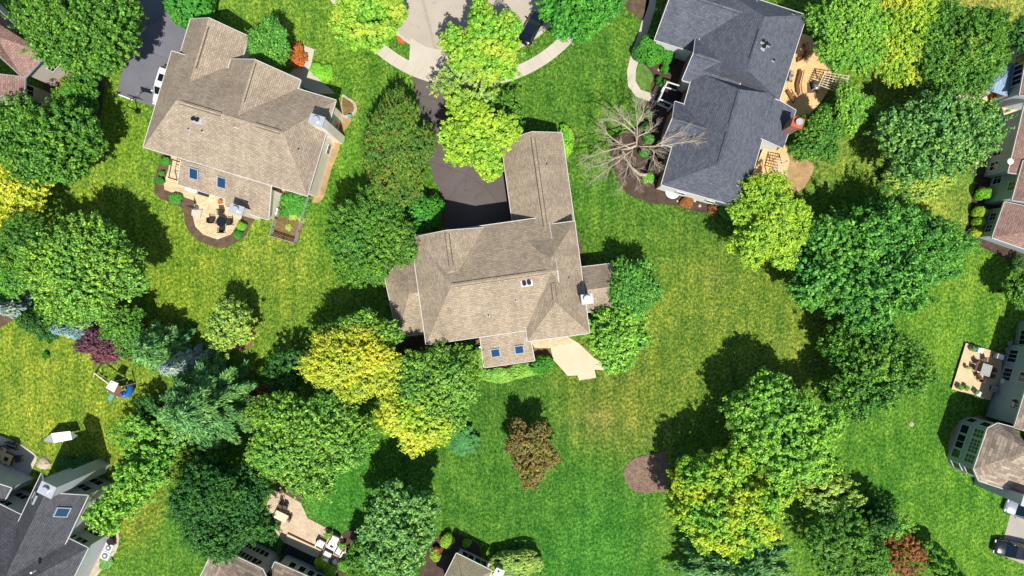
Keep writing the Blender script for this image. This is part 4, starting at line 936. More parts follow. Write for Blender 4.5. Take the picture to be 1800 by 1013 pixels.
T("green and lime maple right of the golden yellow maple", 762, 690, 82, "maple_L_4", "leaf_maple", 9.5, 80)
T("lime yellow maple leaning out from the green and lime maple", 736, 728, 62, "maple_M_2", "leaf_lime_yellow", 9.4, 66)
T("dark green tree hugging the left end of the centre house", 655, 420, 80, "maple_L_1", "leaf_mid", 10, 82)
T("olive green tree with rusty flecks left of the centre driveway", 698, 268, 57, "fine_L_1", "leaf_olive", 9, 98)
T("round clipped green shrub half in the shade of the centre house", 744, 374, 34, "ball_M_1", "leaf_shrub", 4, cat="shrub")
# --- top middle
lobed("lime green tree on the verge left of the concrete apron", "tree", "leaf_limegreen", 9.5, [(612, 20, 28), (645, 6, 30), (690, 18, 28), (622, 58, 28), (655, 66, 24), (602, 42, 22), (684, 50, 15)], long=1.3, per=44, dens=.5)
lobed("lime green tree overhanging the street kerb in the middle", "tree", "leaf_limegreen", 10, [(847, 18, 22), (850, 50, 30), (897, 45, 24), (797, 72, 25), (835, 88, 30), (884, 84, 32), (860, 122, 28), (893, 122, 20), (805, 108, 20)], long=1.3, per=44, dens=.5)
lobed("lime yellow tree spreading over the centre driveway", "tree", "leaf_lime", 9, [(795, 238, 27), (837, 217, 34), (883, 230, 34), (807, 263, 30), (850, 266, 34), (864, 300, 22), (810, 180, 26), (836, 195, 24)], long=1.2, per=44, dens=.5)
T("thin lime tree between the sidewalk and the centre driveway", 818, 158, 48, "open_M_1", "leaf_soft", 7.5, 50)
T("dark green small tree in the shade behind the lime yellow driveway tree", 880, 190, 42, "open_M_3", "leaf_mid", 4.5, 34)
lobed("mid green tree over the parked black car", "tree", "leaf_shrub", 9, [(968, 14, 24), (1002, 20, 34), (1045, 20, 34), (1075, 8, 22), (988, 50, 19), (1022, 50, 24)], dens=.4, long=2.0)
T("round green shrub beside the blue asphalt driveway at the top edge", 335, 8, 42, "ball_M_2", "leaf_shrub", 4.5, 34, cat="shrub")
T("small green tree at the front corner of the tan house", 475, 76, 40, "maple_M_3", "leaf_rich", 6, 36)
T("orange brown shrub between the small green tree and the path", 522, 98, 15, "fine_S_1", "leaf_orange", 1.8, 24, cat="shrub")
T("flat bright green shrub at the far corner of the garage wing", 995, 246, 14, "ball_S_2", "leaf_bright", 1.5, 27, cat="shrub")
# --- centre house
T("dense green tree beside the right annex of the centre house", 1112, 508, 42, "maple_M_1", "leaf_rich", 6.5, 54)
T("light green spreading tree over the centre house patio", 1085, 594, 58, "fine_M_2", "leaf_fresh", 6.5, 56)
T("bronze green tree standing alone on the central lawn", 934, 790, 46, "fine_M_1", "leaf_bronze", 6, 56)
T("round green shrub under the skylight roof of the centre house", 815, 606, 24, "ball_S_1", "leaf_shrub", 2, 16, cat="shrub")
T("round green shrub at the right corner of the skylight roof", 952, 641, 17, "ball_S_3", "leaf_shrub", 2, 20, cat="shrub")
T("low yellow green shrub in the bed left of the skylight roof", 843, 628, 12, "ball_S_2", "leaf_soft", .8, 18, cat="shrub", rot=0)
T("low green groundcover crescent below the skylight roof", 872, 660, 34, "ball_S_1", "leaf_fresh", .7, 13, cat="shrub")
T("low green shrub below the skylight roof right of the low groundcover crescent", 918, 652, 30, "ball_S_3", "leaf_fresh", .9, 13, cat="shrub")
T("dark ornamental grass clump under the lime yellow maple", 812, 772, 30, "column_S_1", "leaf_grass", 1.6, 26, cat="shrub")
lobed("grey green tree with a jagged shadow at the bottom centre", "tree", "leaf_grey_green", 10, [(698, 880, 32), (738, 890, 26), (664, 902, 22), (690, 930, 38), (736, 952, 26), (662, 975, 28), (706, 985, 34), (766, 898, 10), (642, 935, 14), (752, 930, 14), (690, 858, 14)], long=1.6, per=40, dens=.5, wild=.26, open_=.1)
T("dark green tree at the bottom edge left of the grey green tree", 640, 990, 36, "fine_M_3", "leaf_mid", 6)
T("clipped yellow green hedge at the bottom edge", 906, 990, 50, "ball_M_3", "leaf_soft", 2.6, 26, cat="hedge", name="hedge", rot=0)
# --- right half
T("lime yellow tree at the lower corner of the slate grey house", 1352, 394, 76, "cloud_L_1", "leaf_lime", 9.5, 74)
T("mid green tree beside the brick chimney", 1438, 238, 46, "fine_M_1", "leaf_mid", 7, 48)
T("light green tree right of the deck trellis", 1498, 188, 34, "cloud_M_1", "leaf_fresh", 6, 42)
T("green tree with lime tops at the top edge beside the deck", 1496, 54, 68, "fine_L_3", "leaf_fresh", 10, 74)
T("lime yellow tree at the top edge between two green trees", 1582, 52, 70, "fine_L_4", "leaf_lime_yellow", 10, 84)
T("round green tree in the upper right corner above the blue metal roof", 1682, 88, 78, "maple_L_3", "leaf_mid", 11, 82)
lobed("feathery grey green tree on the right beside the red brown roof", "tree", "leaf_feather", 11, [(1578, 240, 40), (1620, 208, 42), (1672, 210, 46), (1722, 208, 40), (1600, 290, 34), (1650, 268, 46), (1700, 258, 42), (1745, 232, 26), (1560, 215, 22)], long=2.2, dens=.36, wild=.22)
T("pale soft foliage tree below the feathery grey green tree", 1618, 318, 62, "fine_M_2", "leaf_soft", 4, 34)
lobed("huge rich green tree with feathery boughs right of the lime tree", "tree", "leaf_rich", 10, [(1436, 485, 52), (1500, 420, 56), (1560, 400, 60), (1500, 510, 58), (1580, 470, 60), (1640, 430, 46), (1530, 552, 38), (1600, 522, 34), (1672, 442, 26), (1445, 412, 34), (1410, 520, 24)], long=2.2, dens=.34, wild=.2, leaf=.12)
T("rich green lower tree leaning out from the huge green tree", 1610, 440, 92, "fine_L_1", "leaf_rich", 7, 62)
lobed("mid green fine leaved tree right of the bright lower lawn", "tree", "leaf_mid", 9, [(1478, 602, 36), (1520, 642, 48), (1582, 640, 48), (1478, 690, 38), (1552, 598, 36), (1604, 660, 34), (1505, 722, 28), (1555, 690, 30)], dens=.42, wild=.2, open_=.1)
T("dark tree in the top right corner behind the blue metal roof", 1800, 60, 34, "open_M_2", "leaf_dark", 6)
T("small dark tree at the right edge below the red brown roof", 1795, 512, 26, "fine_S_2", "leaf_mid", 5, 34)
T("tiny dark shrub at the right edge below the mulch bed", 1786, 462, 14, "open_S_1", "leaf_dark", 1.6, cat="shrub")
lobed("large light green tree on the lower right lawn with a long dark shadow", "tree", "leaf_fresh", 11.5, [(1350, 692, 42), (1308, 722, 38), (1400, 722, 40), (1330, 772, 42), (1420, 770, 48), (1458, 742, 32), (1384, 812, 44), (1440, 822, 32)], long=1.3, per=40, dens=.45)
lobed("large green tree with yellow tips below the light green one", "tree", "leaf_twotone", 10.5, [(1215, 842, 42), (1262, 828, 42), (1208, 892, 42), (1270, 892, 50), (1330, 882, 48), (1368, 862, 35), (1290, 942, 42), (1240, 938, 34), (1340, 930, 34), (1300, 806, 28)], long=1.3, per=40, dens=.45)
T("blue green conifer at the bottom edge under the yellow tipped tree", 1290, 990, 116, "frond_L_1", "leaf_blue_green", 8, 62)
T("thin yellow green tree right of the yellow tipped tree", 1448, 868, 56, "open_M_1", "leaf_soft", 5.5, 38)
T("dark green tree in the lower right shrub belt", 1478, 962, 70, "open_L_3", "leaf_mid", 8, 62)
T("small blue green conifer at the bottom right shrub belt", 1532, 905, 30, "column_M_1", "leaf_dark", 7, 34)
T("light green shrub tree above the rusty tree", 1572, 922, 32, "open_M_4", "leaf_fresh", 4.5, 26)
T("rusty brown tree at the bottom edge", 1588, 978, 34, "open_M_1", "leaf_rust", 5, 38)
T("mid green tree at the bottom edge left of the rusty tree", 1530, 990, 38, "fine_M_3", "leaf_mid", 6, 34)
T("narrow dark conifer at the left tip of the lower right shrub belt", 1492, 880, 13, "spruce_S_1", "leaf_dark", 3.6, 18)
# evergreens in a row, bottom right
ARB = [(1620, 950), (1632, 958), (1644, 966), (1612, 962), (1625, 972), (1638, 978), (1650, 984), (1662, 990), (1630, 988), (1645, 995), (1660, 1002), (1674, 1004), (1686, 1014), (1652, 1010), (1668, 1014)]
for i, (x, y) in enumerate(ARB):
    T("columnar arborvitae in the tight planting beside the rusty tree", x, y, 9, "column_X_2", "leaf_fresh", 3.2 + (i % 3) * .4, 9, group="columnar arborvitae beside the rusty tree", name="arborvitae")
# shrubs in beds
T("big round clipped green shrub at the bend of the curved path", 1143, 90, 25, "ball_M_1", "leaf_shrub", 3, 28, cat="shrub")
T("round green shrub touching the big clipped shrub on its right", 1172, 100, 14, "ball_S_1", "leaf_shrub", 2.2, cat="shrub")
for (x, y, r, tp, mt, lb_) in [(1170, 122, 8, 1.4, "leaf_shrub", "small green shrub in the shade left of the entry rails"), (1160, 143, 8, 1.4, "leaf_arbor", "small green shrub nearest above the entry rails"),
    (1141, 202, 8, 1.3, "leaf_arbor", "upright green shrub just below the entry rails"), (1138, 222, 9, 1.2, "leaf_shrub", "rounded green shrub right of the dead tree crown"), (1139, 243, 10, 1.2, "leaf_arbor", "light green shrub against the dead tree fork"), (1133, 268, 9, 1.2, "leaf_shrub", "green shrub directly below the dead tree fork"),
    (1146, 300, 8, 1.2, "leaf_shrub", "dark green shrub above the bright round one by the slate house corner"), (1140, 313, 10, 1.2, "leaf_bright", "bright round shrub nearest the slate house lower corner"),
    (1281, 372, 17, 1.8, "leaf_shrub", "rounded green shrub below the slate house wall beside the lime tree"),
    (1728, 340, 12, 2.0, "leaf_bright", "tall bright green shrub against the grey green wall"),
    (1722, 373, 11, 1.6, "leaf_twotone", "yellow topped round shrub nearest the tall bright one"), (1720, 391, 10, 1.5, "leaf_twotone", "yellow topped round shrub in the middle of three"), (1715, 408, 10, 1.3, "leaf_yellow", "yellowest round shrub at the lower end of three"),
    (290, 284, 9, 1.0, "leaf_shrub", "green shrub left of the pergola posts"), (285, 305, 5, .6, "leaf_shrub", "tiny green shrub left of the paver patio corner"), (282, 318, 7, .8, "leaf_shrub", "small round shrub at the paver patio corner"), (309, 349, 11, .8, "leaf_shrub", "flat green shrub below the straight paver edge"),
    (424, 398, 8, 1.1, "leaf_bright", "bright green shrub right of the round patio, upper of two"), (418, 411, 8, 1.0, "leaf_shrub", "bright green shrub right of the round patio, lower of two"),
    (555, 122, 11, .9, "leaf_bright", "round lime green shrub beside the porch walk"), (571, 130, 15, .9, "leaf_bright", "wide lime green shrub in the porch bed"),
    (768, 967, 7, 1.0, "leaf_orange", "small orange flowering shrub beside the beige sunroom"), (786, 950, 13, 1.2, "leaf_lime", "round yellow shrub above the beige sunroom"), (765, 978, 9, 1.1, "leaf_lime", "upright yellow shrub left of the beige sunroom"), (820, 955, 8, .8, "leaf_bright", "small green shrub right of the round yellow one"),
    (616, 974, 9, 1.2, "leaf_shrub", "round green shrub at the right edge of the lounge patio"), (606, 994, 11, 1.4, "leaf_bright", "larger green shrub below the lounge patio"), (566, 990, 12, 1.3, "leaf_lime", "yellow green shrub between the steps and lounge patio"), (580, 1003, 12, 1.3, "leaf_twotone", "yellow green shrub at the bottom edge below the lounge"), (632, 950, 9, 1.0, "leaf_fresh", "green shrub on the brown bed right of the lounge patio"),
    (80, 625, 6, .7, "leaf_shrub", "tiny round shrub alone on the left lawn"), (115, 815, 15, 1.1, "leaf_grass", "grassy shrub in the shade of the charcoal roofed house, left"), (142, 822, 18, 1.2, "leaf_grass", "grassy shrub in the shade of the charcoal roofed house, right"),
    (186, 990, 12, .5, "leaf_grey_green", "low grey green plant below the two white air conditioners"), (240, 150 + 830, 1, .1, "leaf_mid", "")]:
    if lb_: T(lb_, x, y, r, "ball_S_%d" % (1 + int(x) % 3), mt, tp, cat="shrub")
for i, (x, y, r) in enumerate([(505, 352, 13), (520, 354, 13), (534, 358, 12), (513, 366, 12), (528, 370, 11), (500, 372, 9)]):
    T("leafy green vegetable plant crowded in the fenced garden", x, y, r, "open_X_%d" % (1 + i % 2), "leaf_shrub", .8, cat="shrub", name="vegetable_plant", group="vegetables in the fenced garden")
for i, (x, y, r) in enumerate([(515, 380, 8), (530, 386, 7), (508, 400, 6)]):
    T("sparse yellowing plant in the lower half of the fenced garden", x, y, r, "open_X_2", "leaf_soft", .35, cat="shrub", name="vegetable_plant", group="sparse plants in the fenced garden")
for (x, y, r, lb_) in [(1208, 356, 11, "dark red mound shrub below the slate house, left of two"), (1255, 369, 10, "dark red mound shrub below the slate house, right of two")]:
    T(lb_, x, y, r, "ball_S_2", "leaf_rust", .8, cat="shrub")

# dead tree with bare pale boughs
def dead_tree():
    g = P(1152, 308); root = thing("dead_tree", (g.x, g.y, 0), "leaning bare white barked dead tree beside the slate grey house", "tree")
    q = random.Random(4); W = lambda x, y, h: P(x, y, h)
    tr = M(); tr.tube([W(1150, 308, 0), W(1142, 308, .5), W(1125, 307, 1.6), W(1110, 295, 2.8), W(1098, 278, 3.8), W(1094, 262, 4.6), W(1105, 262, 5.2), W(1119, 256, 5.8)], [.25, .23, .2, .17, .16, .15, .15, .13], 10)
    tr.build("trunk", "bark_pale", root, smooth=True)
    br = [[(1119, 256, 5.8), (1120, 235, 6.6), (1120, 215, 7.2), (1117, 190, 7.6)], [(1117, 236, 6.4), (1100, 222, 7), (1082, 212, 7.4), (1068, 208, 7.6)], [(1117, 228, 6.6), (1104, 214, 7.2), (1092, 204, 7.6)],
          [(1112, 262, 5.4), (1092, 254, 6), (1072, 240, 6.6), (1060, 226, 7)], [(1119, 257, 5.8), (1140, 258, 6.6), (1168, 256, 7.4), (1198, 251, 7.8), (1218, 247, 8)], [(1150, 258, 6.8), (1172, 245, 7.4), (1195, 233, 7.8)],
          [(1140, 258, 6.6), (1150, 268, 6.8), (1148, 280, 6.8), (1152, 288, 6.8)], [(1112, 264, 5.4), (1100, 272, 5.8), (1082, 288, 6), (1062, 302, 6.2), (1044, 316, 6.2)], [(1098, 273, 5.6), (1078, 280, 6), (1058, 290, 6.2), (1036, 296, 6.4)],
          [(1112, 266, 5.2), (1106, 284, 5), (1100, 304, 4.8), (1096, 325, 4.6)], [(1106, 290, 5), (1118, 308, 4.6), (1126, 322, 4.4)], [(1120, 218, 7), (1130, 200, 7.4), (1133, 186, 7.6)], [(1121, 240, 6.6), (1140, 232, 7.0), (1147, 222, 7.2)], [(1119, 250, 6), (1080, 262, 6.2), (1056, 268, 6.4), (1040, 276, 6.5)]]
    for b in br:
        m = M(); pts = [W(*p) for p in b]; n = len(pts); m.tube(pts, [.085 - .065 * i / (n - 1) for i in range(n)], 6)
        def twig(p, d, L, r, depth):
            e = p + d * L + Vector((0, 0, q.uniform(-.1, .25) * L)); mid = p.lerp(e, .5) + Vector((q.uniform(-.08, .08), q.uniform(-.08, .08), .03)) * L
            m.tube([p, mid, e], [r, r * .7, r * .35], 4, cap=False)
            if depth > 0:
                for _ in range(4):
                    a = q.uniform(-.7, .7); t = q.uniform(.3, 1); dd = Vector((d.x * math.cos(a) - d.y * math.sin(a), d.x * math.sin(a) + d.y * math.cos(a), d.z))
                    twig(p.lerp(e, t), dd, L * q.uniform(.45, .7), r * .55, depth - 1)
        for k in range(1, n):
            d = (pts[k] - pts[k - 1]).normalized()
            for _ in range(6):
                a = q.uniform(-.9, .9); dd = Vector((d.x * math.cos(a) - d.y * math.sin(a), d.x * math.sin(a) + d.y * math.cos(a), q.uniform(-.1, .2)))
                twig(pts[k - 1].lerp(pts[k], q.uniform(.2, 1)), dd, q.uniform(.6, 1.4), .02, 2)
        m.build("limb", "bark_pale", root, smooth=True)
dead_tree()

# ------------------------------------------------------------------ vehicles and small objects
def car(label, px, py, rz, paint, L=4.7, Wd=1.85, suv=False, h=0.0):
    g = P(px, py, .8); root = thing("parked_car", (g.x, g.y, 0.0), label, "car", "parked cars" if False else None, rz)
    zh = .95 if suv else .82; zr = 1.72 if suv else 1.42
    st = [(-.5, .62, .45, .60), (-.485, .80, .36, zh * .86), (-.44, .93, .30, zh), (-.3, .99, .28, zh + .06), (-.1, 1.0, .28, zh + .07), (.12, 1.0, .28, zh + .05), (.27, .98, .28, zh + .0), (.4, .93, .30, zh - .06), (.465, .82, .34, zh * .82), (.5, .60, .42, .55)]
    v = []; f = []; n = 10
    for (x, wf, z0, z1) in st:
        w_ = Wd / 2 * wf
        for (a, b) in ((-.9, 0), (-1, .28), (-1, .6), (-.93, .88), (-.72, .99), (.72, .99), (.93, .88), (1, .6), (1, .28), (.9, 0)): v.append(Vector((x * L, a * w_, z0 + (z1 - z0) * b + (.03 if abs(a) < .8 else 0))))
    for k in range(len(st) - 1):
        for j in range(n): f.append([k * n + j, k * n + (j + 1) % n, (k + 1) * n + (j + 1) % n, (k + 1) * n + j][::-1])
    f.append(list(range(n))); f.append([(len(st) - 1) * n + j for j in range(n)][::-1])
    m = M(); m.v = v; m.f = f; body = m.build("body", paint, root, smooth=True, world=False)
    # cabin: glass house with a painted roof
    xb0, xb1 = ((-.47, .24) if suv else (-.40, .22)); xt0, xt1 = ((-.40, .08) if suv else (-.24, .06)); wb = Wd / 2 * .90; wt = Wd / 2 * .70
    gm = M(); lo = [(xb0 * L, -wb * .9), (xb0 * L * .8, -wb), (xb1 * L * .7, -wb), (xb1 * L, -wb * .84), (xb1 * L, wb * .84), (xb1 * L * .7, wb), (xb0 * L * .8, wb), (xb0 * L, wb * .9)]
    hi_ = [(xt0 * L, -wt * .92), (xt0 * L * .85, -wt), (xt1 * L * .3, -wt), (xt1 * L, -wt * .9), (xt1 * L, wt * .9), (xt1 * L * .3, wt), (xt0 * L * .85, wt), (xt0 * L, wt * .92)]
    zb = zh + .04
    for k in range(8): a, b, c, d = lo[k], lo[(k + 1) % 8], hi_[(k + 1) % 8], hi_[k]; gm.face([(a[0], a[1], zb), (b[0], b[1], zb), (c[0], c[1], zr - .04), (d[0], d[1], zr - .04)])
    gm.face([(p[0], p[1], zr - .04) for p in hi_]); gm.build("window_glass", "glass_dark", root, world=False)
    rf = M(); rf.prism([(p[0] * 1.0, p[1] * 1.02) for p in hi_], zr - .05, zr); ro = rf.build("roof", paint, root, world=False)
    ro.modifiers.new("bevel", 'BEVEL').width = .03
    pm = M()
    for s_ in (-1, 1):
        for (x0, x1) in ((xb1 * .93, xt1), (xb0 * .95, xt0)): pm.bar((x0 * L, s_ * wb * .90, zb), (x1 * L, s_ * wt * .94, zr - .03), .07)
        pm.bar((-.05 * L, s_ * wb, zb), (-.05 * L, s_ * wt, zr - .03), .07)
    pm.build("pillars", paint, root, world=False)
    if suv: M().box((-.16 * L, 0, zr + .006), (.9, .95, .02)).build("sunroof", "glass_dark", root, world=False)
    for s_ in (-1, 1):
        M().box((xb1 * L * .82, s_ * (Wd / 2 + .10), zb + .08), (.16, .22, .14)).build("side_mirror", paint, root, world=False)
        M().box((.487 * L, s_ * Wd * .33, .66), (.10, .32, .14)).build("headlight", "white_plastic", root, world=False)
        M().box((-.487 * L, s_ * Wd * .34, .72), (.09, .26, .16)).build("tail_light", "terracotta", root, world=False)
        for x in (-.30, .31):
            w_ = M(); w_.tube([(x * L, s_ * (Wd / 2 - .22), .33), (x * L, s_ * (Wd / 2 + .01), .33)], .33, 16); wo = w_.build("wheel", "rubber", root, world=False)
            r_ = M(); r_.tube([(x * L, s_ * (Wd / 2 + .0), .33), (x * L, s_ * (Wd / 2 + .03), .33)], .20, 12); r_.build("rim", "metal_cap", wo, world=False)
    return root
car("white suv with dark sunroof half under the eave of the tan house", 288, 152, math.radians(73 + 180), "paint_white", 5.0, 1.98, True)
car("black car parked along the street kerb under the green tree", 934, 49, math.radians(62), "paint_navy", 4.4, 1.85)
car("silver grey car on the concrete drive at the right edge", 1800, 900, math.radians(-20 + 180), "paint_silver", 4.6, 1.85)
car("black suv with pale blue sunroof reflection at the lower right corner", 1783, 968, math.radians(-12 + 180), "paint_dark", 5.0, 2.0, True)

def chair(label, px, py, rz, mat, group, legmat="black_metal", s=1.0, name="patio_chair", z=.05, cat="chair"):
    g = P(px, py, .4); root = thing(name, (g.x, g.y, z), label, cat, group, rz); root.scale = (s, s, s)
    M().box((0, 0, .42), (.52, .52, .07)).build("seat", mat, root, world=False)
    M().box((-.27, 0, .68), (.06, .52, .52)).build("backrest", mat, root, world=False)
    for sy in (-1, 1):
        M().box((0, sy * .28, .60), (.5, .05, .04)).build("armrest", legmat, root, world=False)
        for sx in (-1, 1): M().box((sx * .24, sy * .25, .20), (.05, .05, .42)).build("leg", legmat, root, world=False)
    return root
def table(label, px, py, rz, mat, sx, sy, group=None, round_=False, z=.05, name="patio_table", hgt=.74):
    g = P(px, py, .7); root = thing(name, (g.x, g.y, z), label, "table", group, rz)
    m = M()
    if round_: m.cyl((0, 0, hgt - .05), sx / 2, .05, 24)
    else: m.box((0, 0, hgt - .025), (sx, sy, .05))
    m.build("tabletop", mat, root, world=False)
    for a, b in ((1, 1), (1, -1), (-1, 1), (-1, -1)):
        k = .34 if round_ else .44; M().box((a * sx * k, b * sy * k, (hgt - .05) / 2), (.06, .06, hgt - .05)).build("leg", "black_metal", root, world=False)
    return root
# H1 patio set
table("round glass topped table in the middle of the semicircular patio", 389, 390, 0, "glass_dark", 1.25, 1.25, round_=True)
for i, (x, y, a, lb_) in enumerate([(389, 374, -90, "above"), (404, 391, 180, "right of"), (390, 405, 90, "below"), (373, 388, 0, "left of")]):
    chair("dark patio chair %s the round table on the semicircular patio" % lb_, x, y, math.radians(a), "dark_fabric", "chairs round the glass table", s=1.25)
g = P(348, 376, 0); M().prism([(P(x, y).x, P(x, y).y) for x, y in ((339, 369), (357, 369), (353, 384), (338, 379))], .05, .32)
m = M(); m.prism([(P(x, y).x, P(x, y).y) for x, y in ((339, 369), (357, 369), (353, 384), (338, 379))], .05, .28); o = m.build("stone_plinth", "concrete", None, origin=P(348, 376)); tag(o, "pale square stone plinth at the left rim of the semicircular patio", "plinth")
rt = thing("folded_parasol", P(346, 366, .05), "dark folded parasol standing on the pale plinth", "parasol", rz=.0)
mm = M(); mm.cyl((0, 0, .2), .035, 2.5, 8); mm.build("pole", "black_metal", rt, world=False)
mm = M(); mm.tube([(0, 0, 1.1), (0, 0, 1.7), (0, 0, 2.6)], [.16, .12, .04], 10); mm.build("canopy", "dark_fabric", rt, world=False); mm = M(); mm.cyl((0, 0, .0), .28, .28, 14); mm.build("base", "grey_steel", rt, world=False)
rt = thing("bench", P(358, 341, .05), "long dark bench along the patio wall below the skylights", "bench", rz=math.radians(-17))
M().box((0, 0, .42), (1.6, .5, .06)).build("seat", "dark_fabric", rt, world=False); M().box((0, .24, .68), (1.6, .06, .45)).build("backrest", "dark_fabric", rt, world=False)
for a in (-.7, .7): M().box((a, 0, .2), (.07, .45, .4)).build("leg", "black_metal", rt, world=False)
m = M(); c = P(338, 335, .5); m.box((c.x, c.y, .5), (1.5, .4, .9), math.radians(-17)); o = m.build("planter_box", "white_plastic", None, origin=P(338, 335)); tag(o, "white storage box against the patio wall left of the bench", "box")
m = M(); c = P(389, 356); m.cyl((c.x, c.y, .05), .2, .45, 14, .27); m.cyl((c.x, c.y, .5), .29, .05, 14); o = m.build("flower_pot", "terracotta", None, origin=c); tag(o, "small round terracotta pot on the pavers near the tan chimney", "pot")
# pergola at the tan house
def pergola(label, pts, h, mat, n=6, cross=0, zb=.05):
    w_ = [P(x, y, h) for x, y in pts]; c = sum(w_, Vector()) / 4; root = thing("pergola", (c.x, c.y, 0), label, "pergola")
    for p in w_: M().box((p.x, p.y, (h + zb) / 2), (.12, .12, h - zb)).build("post", mat, root)
    for a, b in ((0, 1), (2, 3)): M().bar(w_[a] - Vector((0, 0, .1)), w_[b] - Vector((0, 0, .1)), .06, .16).build("beam", mat, root)
    for k in range(n):
        t = k / (n - 1); a = w_[0].lerp(w_[1], t); b = w_[3].lerp(w_[2], t); e = (b - a) * .04; M().bar(a - e + Vector((0, 0, .04)), b + e + Vector((0, 0, .04)), .05, .12).build("rafter", mat, root)
    for k in range(cross):
        t = (k + .5) / cross; a = w_[0].lerp(w_[3], t); b = w_[1].lerp(w_[2], t); M().bar(a + Vector((0, 0, .13)), b + Vector((0, 0, .13)), .05, .04).build("lath", mat, root)
    return root
pergola("small brown pergola frame at the left end of the skylight roof", [(302, 280), (296, 312), (314, 316), (317, 284)], 2.3, "brown_wood", 4)
pergola("white slatted trellis pergola on the deck beside the trees", [(1450, 128), (1440, 150), (1482, 166), (1492, 134)], 2.6, "pale_wood", 7, 6)
pergola("white lattice pergola on the small lower deck of the slate house", [(1366, 278), (1360, 302), (1382, 308), (1386, 282)], 2.6, "pale_wood", 6, 5)
# fenced garden
def fence(label, pts, hh, mat, rails=3, step=1.6, name="garden_fence", closed=True, cat="fence"):
    w_ = [P(x, y) for x, y in pts]; root = thing(name, w_[0], label, cat); n = len(w_)
    for k in range(n if closed else n - 1):
        a, b = w_[k], w_[(k + 1) % n]; L = (b - a).length; q = max(1, round(L / step))
        for i in range(q): p = a.lerp(b, i / q); M().box((p.x, p.y, hh / 2), (.10, .10, hh)).build("post", mat, root)
        m = M()
        for r_ in range(rails): z = hh * (r_ + .75) / (rails); m.bar(a + Vector((0, 0, min(z, hh))), b + Vector((0, 0, min(z, hh))), .05, .07)
        m.build("rail", mat, root)
    if not closed: p = w_[-1]; M().box((p.x, p.y, hh / 2), (.10, .10, hh)).build("post", mat, root)
    return root
fence("grey timber rail fence round the vegetable garden", [(487, 386), (478, 416), (521, 428), (545, 348)], 1.1, "grey_plastic", 3, 1.4, closed=False)
fence("brown board fence inside the bottom of the vegetable garden", [(484, 409), (501, 415), (519, 421)], .7, "brown_wood", 3, 1.0, closed=False)
def ac_unit(label, px, py, rz, group=None, s=.9):
    g = P(px, py, .4); root = thing("air_conditioner", (g.x, g.y, 0.03), label, "air conditioner", group, rz)
    m = M(); m.box((0, 0, .4), (s, s, .8)); o = m.build("casing", "white_plastic", root, world=False)
    m = M(); m.cyl((0, 0, .8), s * .40, .05, 18); m.build("fan_grille", "grey_steel", root, world=False); m = M(); m.cyl((0, 0, .85), s * .14, .03, 12); m.build("fan_hub", "white_plastic", root, world=False)
    return root
ac_unit("white air conditioner alone on the slab beside the vegetable garden", 484, 371, -.3, s=.75)
ac_unit("white air conditioner by the charcoal roofed house, upper of two", 194, 961, -.4, s=.95); ac_unit("white air conditioner by the charcoal roofed house, lower of two", 188, 975, -.4, s=.95)
# porch of the tan house
fence("white porch railing at the front steps of the tan house", [(493, 128), (527, 140), (532, 148)], 1.1, "white_trim", 2, 1.8, name="porch_railing", closed=False, cat="railing")
m = M(); c = P(616.5, 206); m.box((c.x, c.y, .3), (.45, .30, .55), -.1); m.box((c.x, c.y, .6), (.5, .35, .05), -.1); o = m.build("utility_box", "teal_plastic", None, origin=c); tag(o, "small pale green utility box on the grass beside the stone edged bed", "utility box")
# window wells and stones by H3
c = P(1182, 342); rt = thing("window_well", c, "white curved window well below the slate house wall", "window well")
m = M(); m.tube([c + Vector((math.cos(t) * .85, math.sin(t) * .85 + .35, .15)) for t in [math.pi + k * math.pi / 12 for k in range(13)]], .07, 6); m.build("rim", "white_plastic", rt)
m = M(); m.prism([(c.x - .8, c.y + .4), (c.x + .8, c.y + .4), (c.x + .55, c.y - .25), (c.x, c.y - .45), (c.x - .55, c.y - .25)], -.02, .06); m.build("cover", "white_fabric", rt)
c = P(1155, 312); m = M(); m.tube([c + Vector((math.cos(t) * .42, math.sin(t) * .42, .12)) for t in [k * math.pi / 8 for k in range(17)]], .09, 6); o = m.build("stone_ring", "terracotta", None, origin=c); tag(o, "terracotta ring round the foot of the dead tree", "edging")
def rock(label, px, py, r, mat="stone", group=None, hz=.6, name="rock"):
    c = P(px, py); m = M(); m.dome((c.x, c.y, -.02), r, r * hz, 9, 3, .35, int(px)); o = m.build(name, mat, None, origin=c); tag(o, label, "rock", group)
for (x, y, r, lb_) in [(1191, 354, .16, "small pale stone in the mulch below the slate house wall, left of the red shrub"), (1221, 353, .2, "small pale stone behind the left dark red mound shrub"), (1230, 362, .22, "small pale stone midway between the two dark red shrubs"), (1154, 17, .2, "small pale stone at the top of the slate house front bed"), (1158, 123, .22, "white stone in the mulch left of the slate house entry"),
    (78, 815, .9, "large pale boulder at the corner of the charcoal roofed house patio"), (1602, 745, .35, "round pale stone cover alone on the right lawn"), (828, 787, .22, "white stone beside the ornamental grass clump"), (1690, 342 + 44, .15, "small white stone at the edge of the right mulch bed"), (1716, 323, .12, "tiny white stone at the upper edge of the right mulch bed")]: rock(lb_, x, y, r)
